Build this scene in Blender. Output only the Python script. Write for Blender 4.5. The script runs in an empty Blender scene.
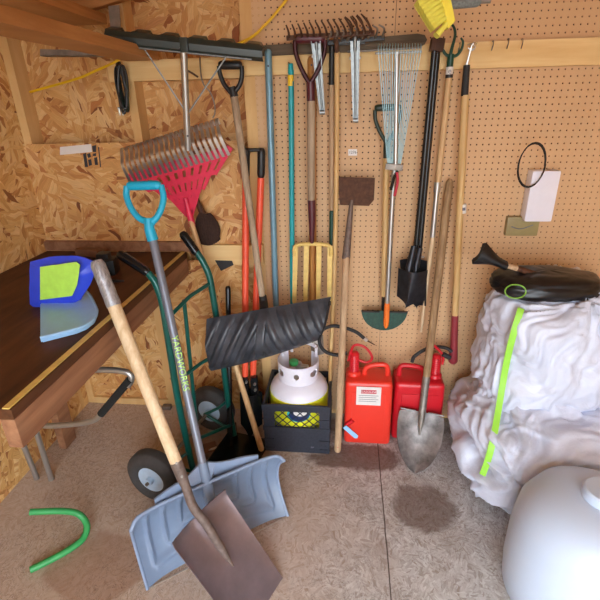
import bpy, bmesh, math, random
from mathutils import Vector, Matrix, noise
from mathutils.bvhtree import BVHTree
random.seed(7)
C = bpy.context.scene.collection
PI = math.pi
V = Vector

# ------------------------------------------------------------------ camera
FPX, DIST, EYE = 450.0, 2.1, 1.6
CAM = V((0, -DIST, EYE))
ROT = (Matrix.Rotation(math.radians(6.26), 3, 'Z') @ Matrix.Rotation(PI/2-math.radians(23.2), 3, 'X')
       @ Matrix.Rotation(math.radians(-1.4), 3, 'Z'))
cd = bpy.data.cameras.new('camera'); cam = bpy.data.objects.new('camera', cd); C.objects.link(cam)
cam.matrix_world = Matrix.Translation(CAM) @ ROT.to_4x4()
cd.sensor_fit = 'HORIZONTAL'; cd.sensor_width = 36; cd.lens = FPX*36/600; cd.clip_start = 0.02
bpy.context.scene.camera = cam

def ray(px, py): return ROT @ V(((px-300)/FPX, (300-py)/FPX, -1))
def hit(px, py, p0, n):
    d = ray(px, py); n = V(n); return CAM + d*((V(p0)-CAM).dot(n)/d.dot(n))
def W(px, py, y=0.0): return hit(px, py, (0, y, 0), (0, 1, 0))       # point at depth y from the back wall
def F(px, py, z=0.0): return hit(px, py, (0, 0, z), (0, 0, 1))       # point at height z

# ------------------------------------------------------------------ materials
M = {}
class NT:
    def __init__(s, name):
        s.m = bpy.data.materials.new(name); s.m.use_nodes = True
        s.t = s.m.node_tree; s.n = s.t.nodes; s.l = s.t.links
        s.b = s.n['Principled BSDF']; M[name] = s.m
    def add(s, typ, **kw):
        nd = s.n.new(typ)
        for k, v in kw.items():
            if k in nd.inputs: nd.inputs[k].default_value = v
            else: setattr(nd, k, v)
        return nd
    def link(s, a, b): s.l.new(a, b)
    def coord(s, scale=(1, 1, 1), rot=(0, 0, 0), loc=(0, 0, 0)):
        tc = s.add('ShaderNodeTexCoord'); mp = s.add('ShaderNodeMapping')
        mp.inputs['Scale'].default_value = scale; mp.inputs['Rotation'].default_value = rot; mp.inputs['Location'].default_value = loc
        s.link(tc.outputs['Object'], mp.inputs[0]); return mp.outputs[0]
    def noise(s, vec, scale, detail=4, rough=.55, dist=0):
        nd = s.add('ShaderNodeTexNoise', Scale=scale, Detail=detail, Roughness=rough, Distortion=dist)
        s.link(vec, nd.inputs['Vector']); return nd.outputs[0]
    def ramp(s, fac, stops, interp='LINEAR'):
        r = s.add('ShaderNodeValToRGB'); r.color_ramp.interpolation = interp
        e = r.color_ramp.elements
        while len(e) < len(stops): e.new(.5)
        for q, (p, c) in zip(e, stops):
            q.position = p; q.color = (*c, 1) if len(c) == 3 else c
        s.link(fac, r.inputs[0]); return r.outputs[0]
    def mix(s, fac, a, b, mode='MIX'):
        nd = s.add('ShaderNodeMix'); nd.data_type = 'RGBA'; nd.blend_type = mode
        for v, k in ((fac, 0), (a, 6), (b, 7)):
            if hasattr(v, 'links'): s.link(v, nd.inputs[k])
            elif k == 0: nd.inputs[0].default_value = v
            else: nd.inputs[k].default_value = (*v, 1)
        return nd.outputs[2]
    def math(s, op, a, b=None, c=None):
        nd = s.add('ShaderNodeMath', operation=op)
        for k, v in enumerate((a, b, c)):
            if v is None: continue
            if hasattr(v, 'links'): s.link(v, nd.inputs[k])
            else: nd.inputs[k].default_value = v
        return nd.outputs[0]
    def bump(s, h, strength=.3, dist=.002):
        nd = s.add('ShaderNodeBump', Strength=strength, Distance=dist)
        s.link(h, nd.inputs['Height']); s.link(nd.outputs[0], s.b.inputs['Normal'])
    def color(s, c): s.link(c, s.b.inputs['Base Color'])

def sr(r, g, b):
    f = lambda v: ((v/255+.055)/1.055)**2.4 if v > 10 else v/255/12.92
    return (f(r), f(g), f(b))

def plain(name, c, rough=.5, metal=0, var=.12, scale=30, bump=0, spec=.5, alpha=None):
    t = NT(name); c = sr(*c)
    if var:
        n = t.noise(t.coord(), scale, 5, .6)
        t.color(t.ramp(n, [(.3, tuple(x*(1-var) for x in c)), (.7, tuple(min(1, x*(1+var)) for x in c))]))
        if bump: t.bump(n, bump, .003)
    else: t.b.inputs['Base Color'].default_value = (*c, 1)
    t.b.inputs['Roughness'].default_value = rough; t.b.inputs['Metallic'].default_value = metal
    t.b.inputs['Specular IOR Level'].default_value = spec
    return t

def wood(name, c, dark, rough=.6, streak=(60, 60, 3), knots=False, scale=1.0, contrast=(.35, .7)):
    t = NT(name); v = t.coord(streak)
    n = t.noise(v, scale, 6, .6, .6)
    col = t.ramp(n, [(contrast[0], sr(*dark)), (contrast[1], sr(*c))])
    n2 = t.noise(t.coord((3, 3, 3)), 1.6, 3)
    col = t.mix(t.math('MULTIPLY', n2, .35), col, sr(*[x*.72 for x in dark]))
    if knots:
        vo = t.add('ShaderNodeTexVoronoi', Scale=5.0, Randomness=1.0); t.link(t.coord(), vo.inputs['Vector'])
        k = t.ramp(vo.outputs['Distance'], [(.035, (1, 1, 1)), (.085, (0, 0, 0))])
        col = t.mix(k, col, sr(112, 66, 32))
    t.color(col); t.bump(n, .25, .001); t.b.inputs['Roughness'].default_value = rough
    t.b.inputs['Specular IOR Level'].default_value = .3
    return t

def flakes(t, axes, size, cols, seed=0.0):
    """oriented strand board: strips of wood turned every way, pressed flat"""
    tc = t.add('ShaderNodeTexCoord'); sep = t.add('ShaderNodeSeparateXYZ'); t.link(tc.outputs['Object'], sep.inputs[0])
    comb = t.add('ShaderNodeCombineXYZ'); t.link(sep.outputs[axes[0]], comb.inputs[0]); t.link(sep.outputs[axes[1]], comb.inputs[1])
    comb.inputs[2].default_value = seed
    base = comb.outputs[0]
    wn = t.add('ShaderNodeTexNoise', Scale=14.0, Detail=2.0); t.link(base, wn.inputs['Vector'])
    wv = t.add('ShaderNodeVectorMath', operation='MULTIPLY_ADD'); t.link(wn.outputs['Color'], wv.inputs[0])
    wv.inputs[1].default_value = (.035, .035, 0); t.link(base, wv.inputs[2]); warped = wv.outputs[0]
    outs = []
    for k in range(2):
        big = t.add('ShaderNodeTexVoronoi', Scale=9.0/size, Randomness=1.0); big.voronoi_dimensions = '3D'
        off = t.add('ShaderNodeVectorMath', operation='ADD'); t.link(warped, off.inputs[0]); off.inputs[1].default_value = (3.7*k, 1.3*k, 5.1*k)
        t.link(off.outputs[0], big.inputs['Vector'])
        sp = t.add('ShaderNodeSeparateColor'); t.link(big.outputs['Color'], sp.inputs[0])
        ang = t.math('MULTIPLY', sp.outputs[0], PI)
        rot = t.add('ShaderNodeVectorRotate'); rot.rotation_type = 'Z_AXIS'
        t.link(off.outputs[0], rot.inputs['Vector']); t.link(ang, rot.inputs['Angle'])
        sc = t.add('ShaderNodeVectorMath', operation='MULTIPLY'); t.link(rot.outputs[0], sc.inputs[0]); sc.inputs[1].default_value = (16/size, 70/size, 1)
        v2 = t.add('ShaderNodeTexVoronoi', Scale=1.0, Randomness=1.0); t.link(sc.outputs[0], v2.inputs['Vector'])
        s2 = t.add('ShaderNodeSeparateColor'); t.link(v2.outputs['Color'], s2.inputs[0])
        fine = t.add('ShaderNodeTexNoise', Scale=1.0, Detail=4.0)
        sc3 = t.add('ShaderNodeVectorMath', operation='MULTIPLY'); t.link(rot.outputs[0], sc3.inputs[0]); sc3.inputs[1].default_value = (22/size, 330/size, 1)
        t.link(sc3.outputs[0], fine.inputs['Vector'])
        outs.append((s2.outputs[0], s2.outputs[1], fine.outputs[0], v2.outputs['Distance']))
    pick = t.math('GREATER_THAN', outs[1][1], .52)
    def sel(i):
        nd = t.add('ShaderNodeMix'); t.link(pick, nd.inputs[0]); t.link(outs[0][i], nd.inputs[2]); t.link(outs[1][i], nd.inputs[3]); return nd.outputs[0]
    val, grain, edge = sel(0), sel(2), sel(3)
    col = t.ramp(val, cols)
    col = t.mix(.75, col, t.ramp(grain, [(.3, (.74, .70, .66)), (.6, (1, 1, 1))]), 'MULTIPLY')
    big = t.add('ShaderNodeTexNoise', Scale=2.2, Detail=3.0); t.link(base, big.inputs['Vector'])
    return col, grain, edge, base, big.outputs[0]

OSBC = [(0, sr(168, 100, 50)), (.1, sr(216, 160, 92)), (.5, sr(232, 186, 118)), (.86, sr(244, 210, 150)), (.96, sr(204, 136, 74)), (1, sr(130, 76, 40))]
t = NT('osb_wall'); col, g, e, b, bn = flakes(t, (0, 2), 1.35, OSBC)
t.color(t.mix(t.math('MULTIPLY', bn, .5), col, sr(185, 120, 60), 'MULTIPLY')); t.bump(g, .5, .002); t.b.inputs['Roughness'].default_value = .62
t = NT('osb_side'); col, g, e, b, bn = flakes(t, (1, 2), 1.35, OSBC)
t.color(col); t.bump(g, .5, .002); t.b.inputs['Roughness'].default_value = .62
t = NT('osb_ceiling'); col, g, e, b, bn = flakes(t, (0, 1), 1.0, OSBC)
t.color(col); t.b.inputs['Roughness'].default_value = .7
# floor: worn strand board, dirt rubbed in, dark stains and spots, one panel seam
t = NT('floor_board')
col, g, e, b, bn = flakes(t, (0, 1), .5, [(0, sr(172, 164, 158)), (.3, sr(200, 197, 194)), (.7, sr(212, 210, 208)), (.93, sr(222, 222, 220)), (1, sr(164, 152, 142))])
sx = t.add('ShaderNodeSeparateXYZ'); t.link(b, sx.inputs[0])
n1 = t.noise(b, 5.0, 7, .62, 1.2); n2 = t.noise(b, 1.7, 5, .6)
col = t.mix(t.ramp(n1, [(.46, (0, 0, 0)), (.76, (.7, .7, .7))]), col, sr(150, 134, 122))
warm = t.ramp(t.math('ADD', sx.outputs[0], t.math('MULTIPLY', n2, .9)), [(.0, (1, 1, 1)), (.62, (0, 0, 0))])
col = t.mix(t.math('MULTIPLY', warm, .6), col, t.mix(n1, sr(186, 146, 112), sr(206, 176, 148)))
def spot(cx, cy, rx, ry, amt, tint):
    global col
    dx = t.math('DIVIDE', t.math('SUBTRACT', sx.outputs[0], cx), rx); dy = t.math('DIVIDE', t.math('SUBTRACT', sx.outputs[1], cy), ry)
    d = t.math('ADD', t.math('MULTIPLY', dx, dx), t.math('MULTIPLY', dy, dy))
    d = t.math('ADD', d, t.math('MULTIPLY', t.math('SUBTRACT', n1, .5), 2.6))
    col = t.mix(t.math('MULTIPLY', t.ramp(d, [(.55, (1, 1, 1)), (1.25, (0, 0, 0))]), amt), col, sr(*tint))
spot(.36, -.62, .15, .15, .72, (100, 78, 66)); spot(.07, -.34, .24, .1, .8, (96, 72, 60)); spot(-.62, -.35, .3, .25, .6, (108, 66, 40))
spot(-.95, -1.0, .2, .16, .5, (150, 104, 76)); spot(-.75, -1.25, .3, .1, .45, (150, 104, 76)); spot(.2, -.1, .5, .09, .6, (92, 70, 56))  # the last one darkens a band along the wall foot
# gouges: thin dark scratches
vg = t.add('ShaderNodeVectorMath', operation='MULTIPLY'); t.link(b, vg.inputs[0]); vg.inputs[1].default_value = (7, 5, 1)
ng = t.noise(vg.outputs[0], 2.6, 6, .7, 2.0)
gou = t.ramp(t.math('ABSOLUTE', t.math('SUBTRACT', ng, .5)), [(.0, (1, 1, 1)), (.014, (0, 0, 0))])
gou = t.math('MULTIPLY', gou, t.ramp(n2, [(.38, (0, 0, 0)), (.5, (1, 1, 1))]))
col = t.mix(t.math('MULTIPLY', gou, .85), col, sr(92, 66, 50))
seam = t.math('LESS_THAN', t.math('ABSOLUTE', t.math('SUBTRACT', sx.outputs[0], t.math('ADD', .176, t.math('MULTIPLY', n1, .008)))), .0026)
col = t.mix(t.math('MULTIPLY', seam, .85), col, sr(60, 42, 32))
t.color(col); t.b.inputs['Roughness'].default_value = .7
t.bump(t.math('SUBTRACT', t.math('ADD', g, n1), t.math('MULTIPLY', seam, 3.0)), .5, .002)

# pegboard: tan hardboard drilled through on a one inch grid (the holes are open)
t = NT('pegboard')
tc = t.add('ShaderNodeTexCoord'); sx = t.add('ShaderNodeSeparateXYZ'); t.link(tc.outputs['Object'], sx.inputs[0])
def cell(o):
    fr = t.math('FRACT', t.math('ADD', t.math('DIVIDE', o, .0254), 100.0))
    return t.math('SUBTRACT', fr, .5)
cx_, cz_ = cell(sx.outputs[0]), cell(sx.outputs[2])
r2 = t.math('SQRT', t.math('ADD', t.math('MULTIPLY', cx_, cx_), t.math('MULTIPLY', cz_, cz_)))
hole = t.math('LESS_THAN', r2, .12)
n = t.noise(t.coord((4, 4, 4)), 1.0, 5, .6); n2 = t.noise(t.coord((300, 300, 300)), 1.0, 2)
colp = t.mix(n, sr(208, 168, 126), sr(222, 184, 142))
colp = t.mix(t.math('MULTIPLY', n2, .3), colp, sr(190, 142, 92))
rim = t.ramp(r2, [(.13, (1, 1, 1)), (.17, (0, 0, 0))]); colp = t.mix(t.math('MULTIPLY', rim, .5), colp, sr(140, 86, 48))
t.color(colp); t.b.inputs['Roughness'].default_value = .55; t.b.inputs['Specular IOR Level'].default_value = .3
tr = t.add('ShaderNodeBsdfTransparent'); mx = t.add('ShaderNodeMixShader'); t.link(hole, mx.inputs[0]); t.link(t.b.outputs[0], mx.inputs[1]); t.link(tr.outputs[0], mx.inputs[2])
t.link(mx.outputs[0], t.n['Material Output'].inputs[0])

wood('stud_wood', (238, 200, 140), (222, 174, 112), .6, (14, 14, 2.2), True)
wood('ledger_wood', (246, 214, 154), (232, 190, 128), .6, (1.6, 14, 26), True)
wood('bench_wood', (182, 134, 100), (134, 92, 66), .6, (20, 1.5, 20), True)
wood('bench_top', (112, 70, 42), (64, 38, 22), .6, (12, 2, 12))
wood('rafter_wood', (206, 150, 92), (164, 108, 60), .6, (3, 1.2, 20), True)
wood('handle_pale', (240, 218, 182), (212, 180, 138), .45)
wood('handle_ash', (232, 198, 150), (196, 154, 106), .5)
wood('handle_golden', (232, 200, 144), (200, 158, 100), .4)
wood('handle_orange', (214, 156, 86), (170, 110, 52), .5)
wood('handle_grey', (196, 176, 152), (150, 128, 104), .7)
wood('handle_brown', (184, 150, 110), (134, 102, 70), .6)
wood('handle_dry', (214, 182, 146), (174, 140, 106), .7)
wood('rail_wood', (122, 106, 86), (76, 62, 48), .7, (3, 30, 40))
wood('dark_wood', (104, 62, 38), (60, 34, 20), .6)
plain('hole_shade', (58, 44, 34), .9, 0, .2)  # dark tone standing in for shade inside the pegboard holes
plain('rust', (88, 58, 42), .75, .3, .35, 60, .5)
plain('rust_brown', (116, 100, 92), .65, .4, .3, 50, .4)
plain('steel', (206, 204, 200), .33, .9, .15, 40)
plain('galvanized', (150, 156, 158), .4, .75, .2, 60, .1)
plain('aluminium', (184, 184, 182), .34, .85, .06, 20)
plain('old_steel', (140, 132, 124), .5, .6, .3, 25, .3)
plain('dirty_steel', (134, 128, 126), .5, .5, .6, 14, .6)
plain('blade_steel', (134, 120, 124), .38, .75, .16, 9, .2)
plain('black_plastic', (24, 24, 26), .42, 0, .2)
plain('black_gloss', (22, 24, 27), .25, .1, .1)
plain('black_rubber', (38, 38, 40), .65, 0, .2, 40, .2)
plain('tire_rubber', (62, 60, 60), .7, 0, .2, 40, .3)
plain('foam', (24, 24, 24), .85, 0, .2, 300, .5)
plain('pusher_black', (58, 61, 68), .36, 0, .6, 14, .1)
plain('crate_plastic', (44, 47, 58), .5, 0, .25, 90, .1)
plain('roof_rake_plastic', (42, 52, 50), .35, 0, .15)
plain('red_plastic', (216, 40, 78), .4, 0, .1)
plain('can_red', (232, 58, 42), .36, 0, .04, 8)
plain('can_red_dark', (204, 28, 40), .32, 0, .04, 8)
plain('orange_red', (232, 84, 52), .4, 0, .06)
plain('orange', (238, 120, 40), .4, 0, .06)
plain('burgundy', (82, 30, 40), .35, 0, .15, 30)
plain('burgundy_metal', (64, 30, 36), .35, .4, .2, 30)
plain('wine_grip', (140, 48, 56), .4, 0, .1, 20)
plain('teal', (20, 156, 164), .35, 0, .06)
plain('pole_blue', (112, 150, 168), .35, .2, .08)
plain('yellow', (236, 196, 40), .4, 0, .05)
plain('tape_yellow', (222, 192, 110), .5, 0, .15)
plain('cord_yellow', (236, 190, 24), .45, 0, .05)
plain('bristle_yellow', (236, 232, 100), .5, 0, .08, 60)
plain('brush_yellow', (244, 226, 44), .4, 0, .05)
plain('green_dark', (14, 64, 50), .4, 0, .2, 30)
plain('green_truck', (12, 90, 82), .28, .1, .08)
plain('green_edger', (40, 74, 62), .5, .2, .3, 60)
plain('green_bright', (58, 160, 88), .4, 0, .05)
plain('green_handle', (34, 52, 42), .4, 0, .15)
plain('cyan_grip', (28, 168, 206), .4, 0, .04)
plain('shaft_grey', (122, 126, 138), .35, .3, .05)
plain('pusher_blue', (118, 134, 158), .4, 0, .04)
plain('pusher_blue_light', (132, 148, 174), .4, 0, .04)
plain('rim_white', (180, 204, 228), .35, 0, .08)
plain('tank_white', (232, 230, 242), .3, 0, .02)
plain('label_yellow', (244, 244, 40), .4, 0, .05)
plain('black_steel', (50, 52, 58), .33, .6, .35, 30, .2)
plain('bag_white', (222, 222, 232), .45, 0, .05, 6)
plain('bag_black', (18, 18, 21), .35, 0, .2)
plain('strap_green', (158, 226, 72), .5, 0, .05)
plain('drum_white', (196, 210, 230), .35, 0, .03, 4)
plain('white_label', (226, 222, 218), .5, 0, .03)
plain('label_red', (190, 50, 70), .5, 0, .05)
plain('text_grey', (120, 120, 130), .5, 0, 0)
plain('text_dark', (44, 46, 56), .5, 0, 0)
plain('text_green', (172, 220, 96), .5, 0, 0)
plain('emblem_teal', (60, 190, 190), .4, 0, .05)
plain('emblem_navy', (30, 50, 100), .4, 0, .05)
plain('blue_bag', (52, 76, 214), .35, 0, .1, 8)
plain('sky_plastic', (160, 208, 248), .4, 0, .04)
plain('ring_green', (120, 170, 60), .4, 0, .1)
plain('lime', (176, 226, 90), .4, 0, .1)
plain('box_khaki', (150, 136, 92), .4, 0, .15, 12)
plain('brown_bristle', (54, 34, 26), .9, 0, .4, 120, .6)
plain('silver_foam', (118, 124, 124), .7, 0, .3, 160, .5)
plain('brown_card', (120, 84, 62), .8, 0, .15)
plain('wire_blue', (140, 172, 178), .35, .6, .05)
t = NT('duct_tape'); n = t.noise(t.coord((60, 60, 14)), 1.0, 5, .6, 1.5)
t.color(t.ramp(n, [(.3, sr(120, 120, 124)), (.65, sr(196, 198, 204))])); t.bump(n, .6, .003)
t.b.inputs['Metallic'].default_value = .5; t.b.inputs['Roughness'].default_value = .38
t = NT('bag_film'); v = t.coord((7, 7, 5)); n = t.noise(v, 1.0, 6, .62, 2.5); n2 = t.noise(t.coord((26, 26, 10)), 1.0, 4, .6, 1.5)
t.color(t.mix(n, sr(196, 202, 222), sr(224, 230, 246))); t.b.inputs['Roughness'].default_value = .42
t.bump(t.math('ADD', n, t.math('MULTIPLY', n2, .3)), .35, .012)

# ------------------------------------------------------------------ builders
def tag(o, label=None, cat=None, group=None, kind=None):
    if label: o['label'] = label
    if cat: o['category'] = cat
    if group: o['group'] = group
    if kind: o['kind'] = kind
    return o

def thing(name, label, cat, loc=(0, 0, 0), group=None):
    o = bpy.data.objects.new(name, None); C.objects.link(o); o.location = loc; o.empty_display_size = .05
    return tag(o, label, cat, group)

def origin(o):
    v = V((0, 0, 0))
    while o is not None: v += V(o.location); o = o.parent
    return v

def obj(name, bm, mat, parent=None, label=None, smooth=40, loc=None):
    """link a bmesh written in world coordinates as one object"""
    bmesh.ops.recalc_face_normals(bm, faces=bm.faces)
    me = bpy.data.meshes.new(name)
    off = origin(parent) if parent else (V(loc) if loc else V((0, 0, 0)))
    o = bpy.data.objects.new(name, me); C.objects.link(o)
    if parent:
        o.parent = parent
        c = off
        # own pivot at the part's centre
        bb = [v.co for v in bm.verts]; ctr = sum(bb, V())/max(1, len(bb))
        o.location = ctr-c; off = ctr
    elif loc is None:
        bb = [v.co for v in bm.verts]; ctr = sum(bb, V())/max(1, len(bb)); o.location = ctr; off = ctr
    else: o.location = loc
    bmesh.ops.translate(bm, verts=bm.verts, vec=-off)
    bm.to_mesh(me); bm.free()
    me.materials.append(M[mat])
    if smooth:
        for p in me.polygons: p.use_smooth = True
        try: me.set_sharp_from_angle(angle=math.radians(smooth))
        except Exception: pass
    if label: o['label'] = label
    return o

def struct(name, bm, mat, smooth=0): return tag(obj(name, bm, mat, None, None, smooth, (0, 0, 0)), kind='structure')

def NB(): return bmesh.new()

def frame_to(d, up=None):
    z = V(d).normalized(); a = V(up) if up else (V((0, 1, 0)) if abs(z.y) < .9 else V((1, 0, 0)))
    x = a.cross(z).normalized(); y = z.cross(x); return Matrix((x, y, z)).transposed()

def tube(bm, pts, r, seg=14, cap=True, closed=False):
    pts = [V(p) for p in pts]; n = len(pts); rs = r if isinstance(r, (list, tuple)) else [r]*n
    tans = []
    for i in range(n):
        if closed: d = pts[(i+1) % n]-pts[i-1]
        else: d = pts[min(i+1, n-1)]-pts[max(i-1, 0)]
        tans.append(d.normalized())
    m = frame_to(tans[0]); x = m.col[0].copy(); rings = []
    for i in range(n):
        tz = tans[i]; x = (x-tz*x.dot(tz)).normalized(); y = tz.cross(x)
        rings.append([bm.verts.new(pts[i]+(x*math.cos(2*PI*k/seg)+y*math.sin(2*PI*k/seg))*rs[i]) for k in range(seg)])
    for i in range(n if closed else n-1):
        a, b = rings[i], rings[(i+1) % n]
        for k in range(seg): bm.faces.new((a[k], a[(k+1) % seg], b[(k+1) % seg], b[k]))
    if cap and not closed: bm.faces.new(rings[0][::-1]); bm.faces.new(rings[-1])
    return bm

def lerp(a, b, s): return V(a)*(1-s)+V(b)*s
def curve(pts, n=8):
    """Catmull-Rom through points"""
    pts = [V(p) for p in pts]; P = [pts[0]*2-pts[1]]+pts+[pts[-1]*2-pts[-2]]; out = []
    for i in range(1, len(P)-2):
        for k in range(n):
            s = k/n; a, b, c, d = P[i-1:i+3]
            out.append(.5*((2*b)+(c-a)*s+(2*a-5*b+4*c-d)*s*s+(3*b-a-3*c+d)*s**3))
    out.append(pts[-1]); return out

def rod(bm, a, b, r, seg=14, r2=None, round_=False):
    """straight rod; rounded ends when asked"""
    a, b = V(a), V(b); r2 = r if r2 is None else r2
    if not round_: return tube(bm, [a, lerp(a, b, .33), lerp(a, b, .66), b], [r, r+(r2-r)*.33, r+(r2-r)*.66, r2], seg)
    d = (b-a).normalized()
    return tube(bm, [a, a+d*r*.15, a+d*r*.6, a+d*r*1.1, b-d*r2*1.1, b-d*r2*.6, b-d*r2*.15, b], [r*.45, r*.7, r*.93, r, r2, r2*.93, r2*.7, r2*.45], seg)

def box(bm, c, s, rot=None, bev=0, seg=2):
    r = bmesh.ops.create_cube(bm, size=1); vs = r['verts']; m = rot or Matrix.Identity(3)
    for v in vs: v.co = V(c)+m @ V((v.co.x*s[0], v.co.y*s[1], v.co.z*s[2]))
    if bev:
        ed = list({e for v in vs for e in v.link_edges})
        bmesh.ops.bevel(bm, geom=ed, offset=bev, segments=seg, profile=.7, affect='EDGES')
    return bm

def bx(bm, x0, x1, y0, y1, z0, z1, bev=0): return box(bm, ((x0+x1)/2, (y0+y1)/2, (z0+z1)/2), (abs(x1-x0), abs(y1-y0), abs(z1-z0)), None, bev)

def prism(bm, pts, vec, bev=0):
    """solid plate: outline pts pushed along vec"""
    vec = V(vec); a = [bm.verts.new(V(p)) for p in pts]; b = [bm.verts.new(V(p)+vec) for p in pts]; n = len(pts)
    f1 = bm.faces.new(a); f2 = bm.faces.new(b[::-1])
    fs = [bm.faces.new((a[i], b[i], b[(i+1) % n], a[(i+1) % n])) for i in range(n)]
    if bev:
        ed = list({e for f in (f1, f2) for e in f.edges})
        bmesh.ops.bevel(bm, geom=ed, offset=bev, segments=2, affect='EDGES')
    bmesh.ops.triangulate(bm, faces=[f for f in bm.faces if len(f.verts) > 4])
    return bm

def lathe(bm, prof, o=(0, 0, 0), rot=None, seg=40):
    m = rot or Matrix.Identity(3); o = V(o); rings = []
    for r, z in prof:
        rings.append([bm.verts.new(o+m @ V((max(r, 1e-5)*math.cos(2*PI*k/seg), max(r, 1e-5)*math.sin(2*PI*k/seg), z))) for k in range(seg)])
    for a, b in zip(rings, rings[1:]):
        for k in range(seg): bm.faces.new((a[k], a[(k+1) % seg], b[(k+1) % seg], b[k]))
    bm.faces.new(rings[0][::-1]); bm.faces.new(rings[-1]); return bm

def sheet(bm, fn, nu, nv, th, keep=None):
    """curved plate with thickness: fn(u,v) -> point, u,v in 0..1"""
    P = [[V(fn(i/nu, j/nv)) for j in range(nv+1)] for i in range(nu+1)]
    N = [[None]*(nv+1) for _ in range(nu+1)]
    for i in range(nu+1):
        for j in range(nv+1):
            du = P[min(i+1, nu)][j]-P[max(i-1, 0)][j]; dv = P[i][min(j+1, nv)]-P[i][max(j-1, 0)]
            c = du.cross(dv); N[i][j] = c.normalized() if c.length > 1e-12 else V((0, 0, 1))
    A = [[bm.verts.new(P[i][j]+N[i][j]*th/2) for j in range(nv+1)] for i in range(nu+1)]
    B = [[bm.verts.new(P[i][j]-N[i][j]*th/2) for j in range(nv+1)] for i in range(nu+1)]
    on = lambda i, j: 0 <= i < nu and 0 <= j < nv and (keep is None or keep((i+.5)/nu, (j+.5)/nv))
    for i in range(nu):
        for j in range(nv):
            if not on(i, j): continue
            bm.faces.new((A[i][j], A[i+1][j], A[i+1][j+1], A[i][j+1])); bm.faces.new((B[i][j], B[i][j+1], B[i+1][j+1], B[i+1][j]))
            for (di, dj, a, b) in ((-1, 0, (i, j), (i, j+1)), (1, 0, (i+1, j+1), (i+1, j)), (0, -1, (i+1, j), (i, j)), (0, 1, (i, j+1), (i+1, j+1))):
                if not on(i+di, j+dj):
                    bm.faces.new((A[a[0]][a[1]], A[b[0]][b[1]], B[b[0]][b[1]], B[a[0]][a[1]]))
    bmesh.ops.delete(bm, geom=[v for v in bm.verts if not v.link_faces], context='VERTS')
    return bm

def text_bm(txt, size, o, xdir, ydir, depth=.0006):
    cu = bpy.data.curves.new('t', 'FONT'); cu.body = txt; cu.size = size; cu.extrude = depth; cu.align_x = 'CENTER'; cu.align_y = 'CENTER'; cu.resolution_u = 2
    to = bpy.data.objects.new('t', cu); C.objects.link(to)
    dg = bpy.context.evaluated_depsgraph_get(); me = bpy.data.meshes.new_from_object(to.evaluated_get(dg))
    bm = NB(); bm.from_mesh(me); bpy.data.objects.remove(to); bpy.data.curves.remove(cu); bpy.data.meshes.remove(me)
    x = V(xdir).normalized(); y = V(ydir).normalized(); z = x.cross(y); m = Matrix((x, y, z)).transposed()
    for v in bm.verts: v.co = V(o)+m @ v.co
    return bm

def wl(pts, y=0.0):
    """pixel list -> points; an item may carry its own depth as a third number"""
    return [W(p[0], p[1], p[2] if len(p) > 2 else y) for p in pts]

# ------------------------------------------------------------------ the shed
XL, XR, YF, ZC = -1.52, 1.95, -3.3, 2.5
struct('floor', bx(NB(), XL-.1, XR+.1, YF, .12, -.05, 0), 'floor_board')
struct('wall_back', bx(NB(), XL-.1, XR+.1, .09, .12, 0, ZC+.4), 'osb_wall')
struct('wall_left', bx(NB(), XL-.03, XL, YF, .09, 0, ZC+.4), 'osb_side')
struct('wall_right', bx(NB(), XR, XR+.03, YF, .09, 0, ZC+.4), 'osb_side')
bm = NB(); bx(bm, XL-.1, -.7, YF-.03, YF, 0, ZC+.4); bx(bm, 1.0, XR+.1, YF-.03, YF, 0, ZC+.4); bx(bm, -.7, 1.0, YF-.03, YF, 2.15, ZC+.4); struct('wall_front', bm, 'osb_wall')  # unseen wall, added with a narrow doorway for more directional daylight
struct('ceiling', bx(NB(), XL-.1, XR+.1, YF, .12, ZC, ZC+.03), 'osb_ceiling')
tn = [0]
def trim(bm, mat='stud_wood'):
    tn[0] += 1; return struct('trim_%d' % tn[0], bm, mat)
XP = W(262, 200).x                                                   # left edge of the pegboard
zl0, zl1 = W(480, 69).z, W(480, 43).z                                # ledger bottom / top
zs1 = W(95, 143, -.012).z; zs2 = W(230, 222, -.012).z
# bottom plate, studs
trim(bx(NB(), XL, XR, 0, .09, 0, .04))
for px, py in ((134, 110),):
    x = W(px, py).x; trim(bx(NB(), x-.019, x+.019, .0, .09, .04, ZC))
for x in (XL+.02,): trim(bx(NB(), x-.019, x+.019, .0, .09, .04, ZC))
x = W(165, 350).x; trim(bx(NB(), x-.03, x+.03, -.002, .088, .04, W(165, 262).z))
trim(bx(NB(), W(245, 100).x, W(266, 100).x, .0, .09, .04, ZC))
# blocking between the left studs, ledger in front of the right studs
trim(bx(NB(), W(108, 70).x, W(243, 70).x, -.002, .088, W(170, 80).z, W(170, 59).z), 'ledger_wood')
trim(bx(NB(), W(243, 60).x, XR, -.04, -.0065, zl0, zl1), 'ledger_wood')
struct('wall_back_hole_shade', bx(NB(), W(266, 100).x+.001, XR, .0005, .0885, .041, ZC), 'hole_shade')  # added dark fill close behind the pegboard, so its holes look shaded
# strand board lining low on the left, with the blocking below it
struct('wall_back_lining', bx(NB(), XL, W(246, 180).x, -.013, -.003, W(230, 243).z, zs1), 'osb_wall')
trim(bx(NB(), W(200, 250).x, W(264, 250).x, -.04, -.003, W(230, 262).z, W(230, 243).z), 'ledger_wood')
trim(bx(NB(), XL, W(198, 245).x, -.04, -.014, W(140, 249).z, W(140, 240).z), 'bench_wood')
struct('wall_back_skirt', bx(NB(), W(70, 390).x, W(250, 390).x, .02, .03, .04, W(230, 262).z), 'osb_wall')

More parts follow.
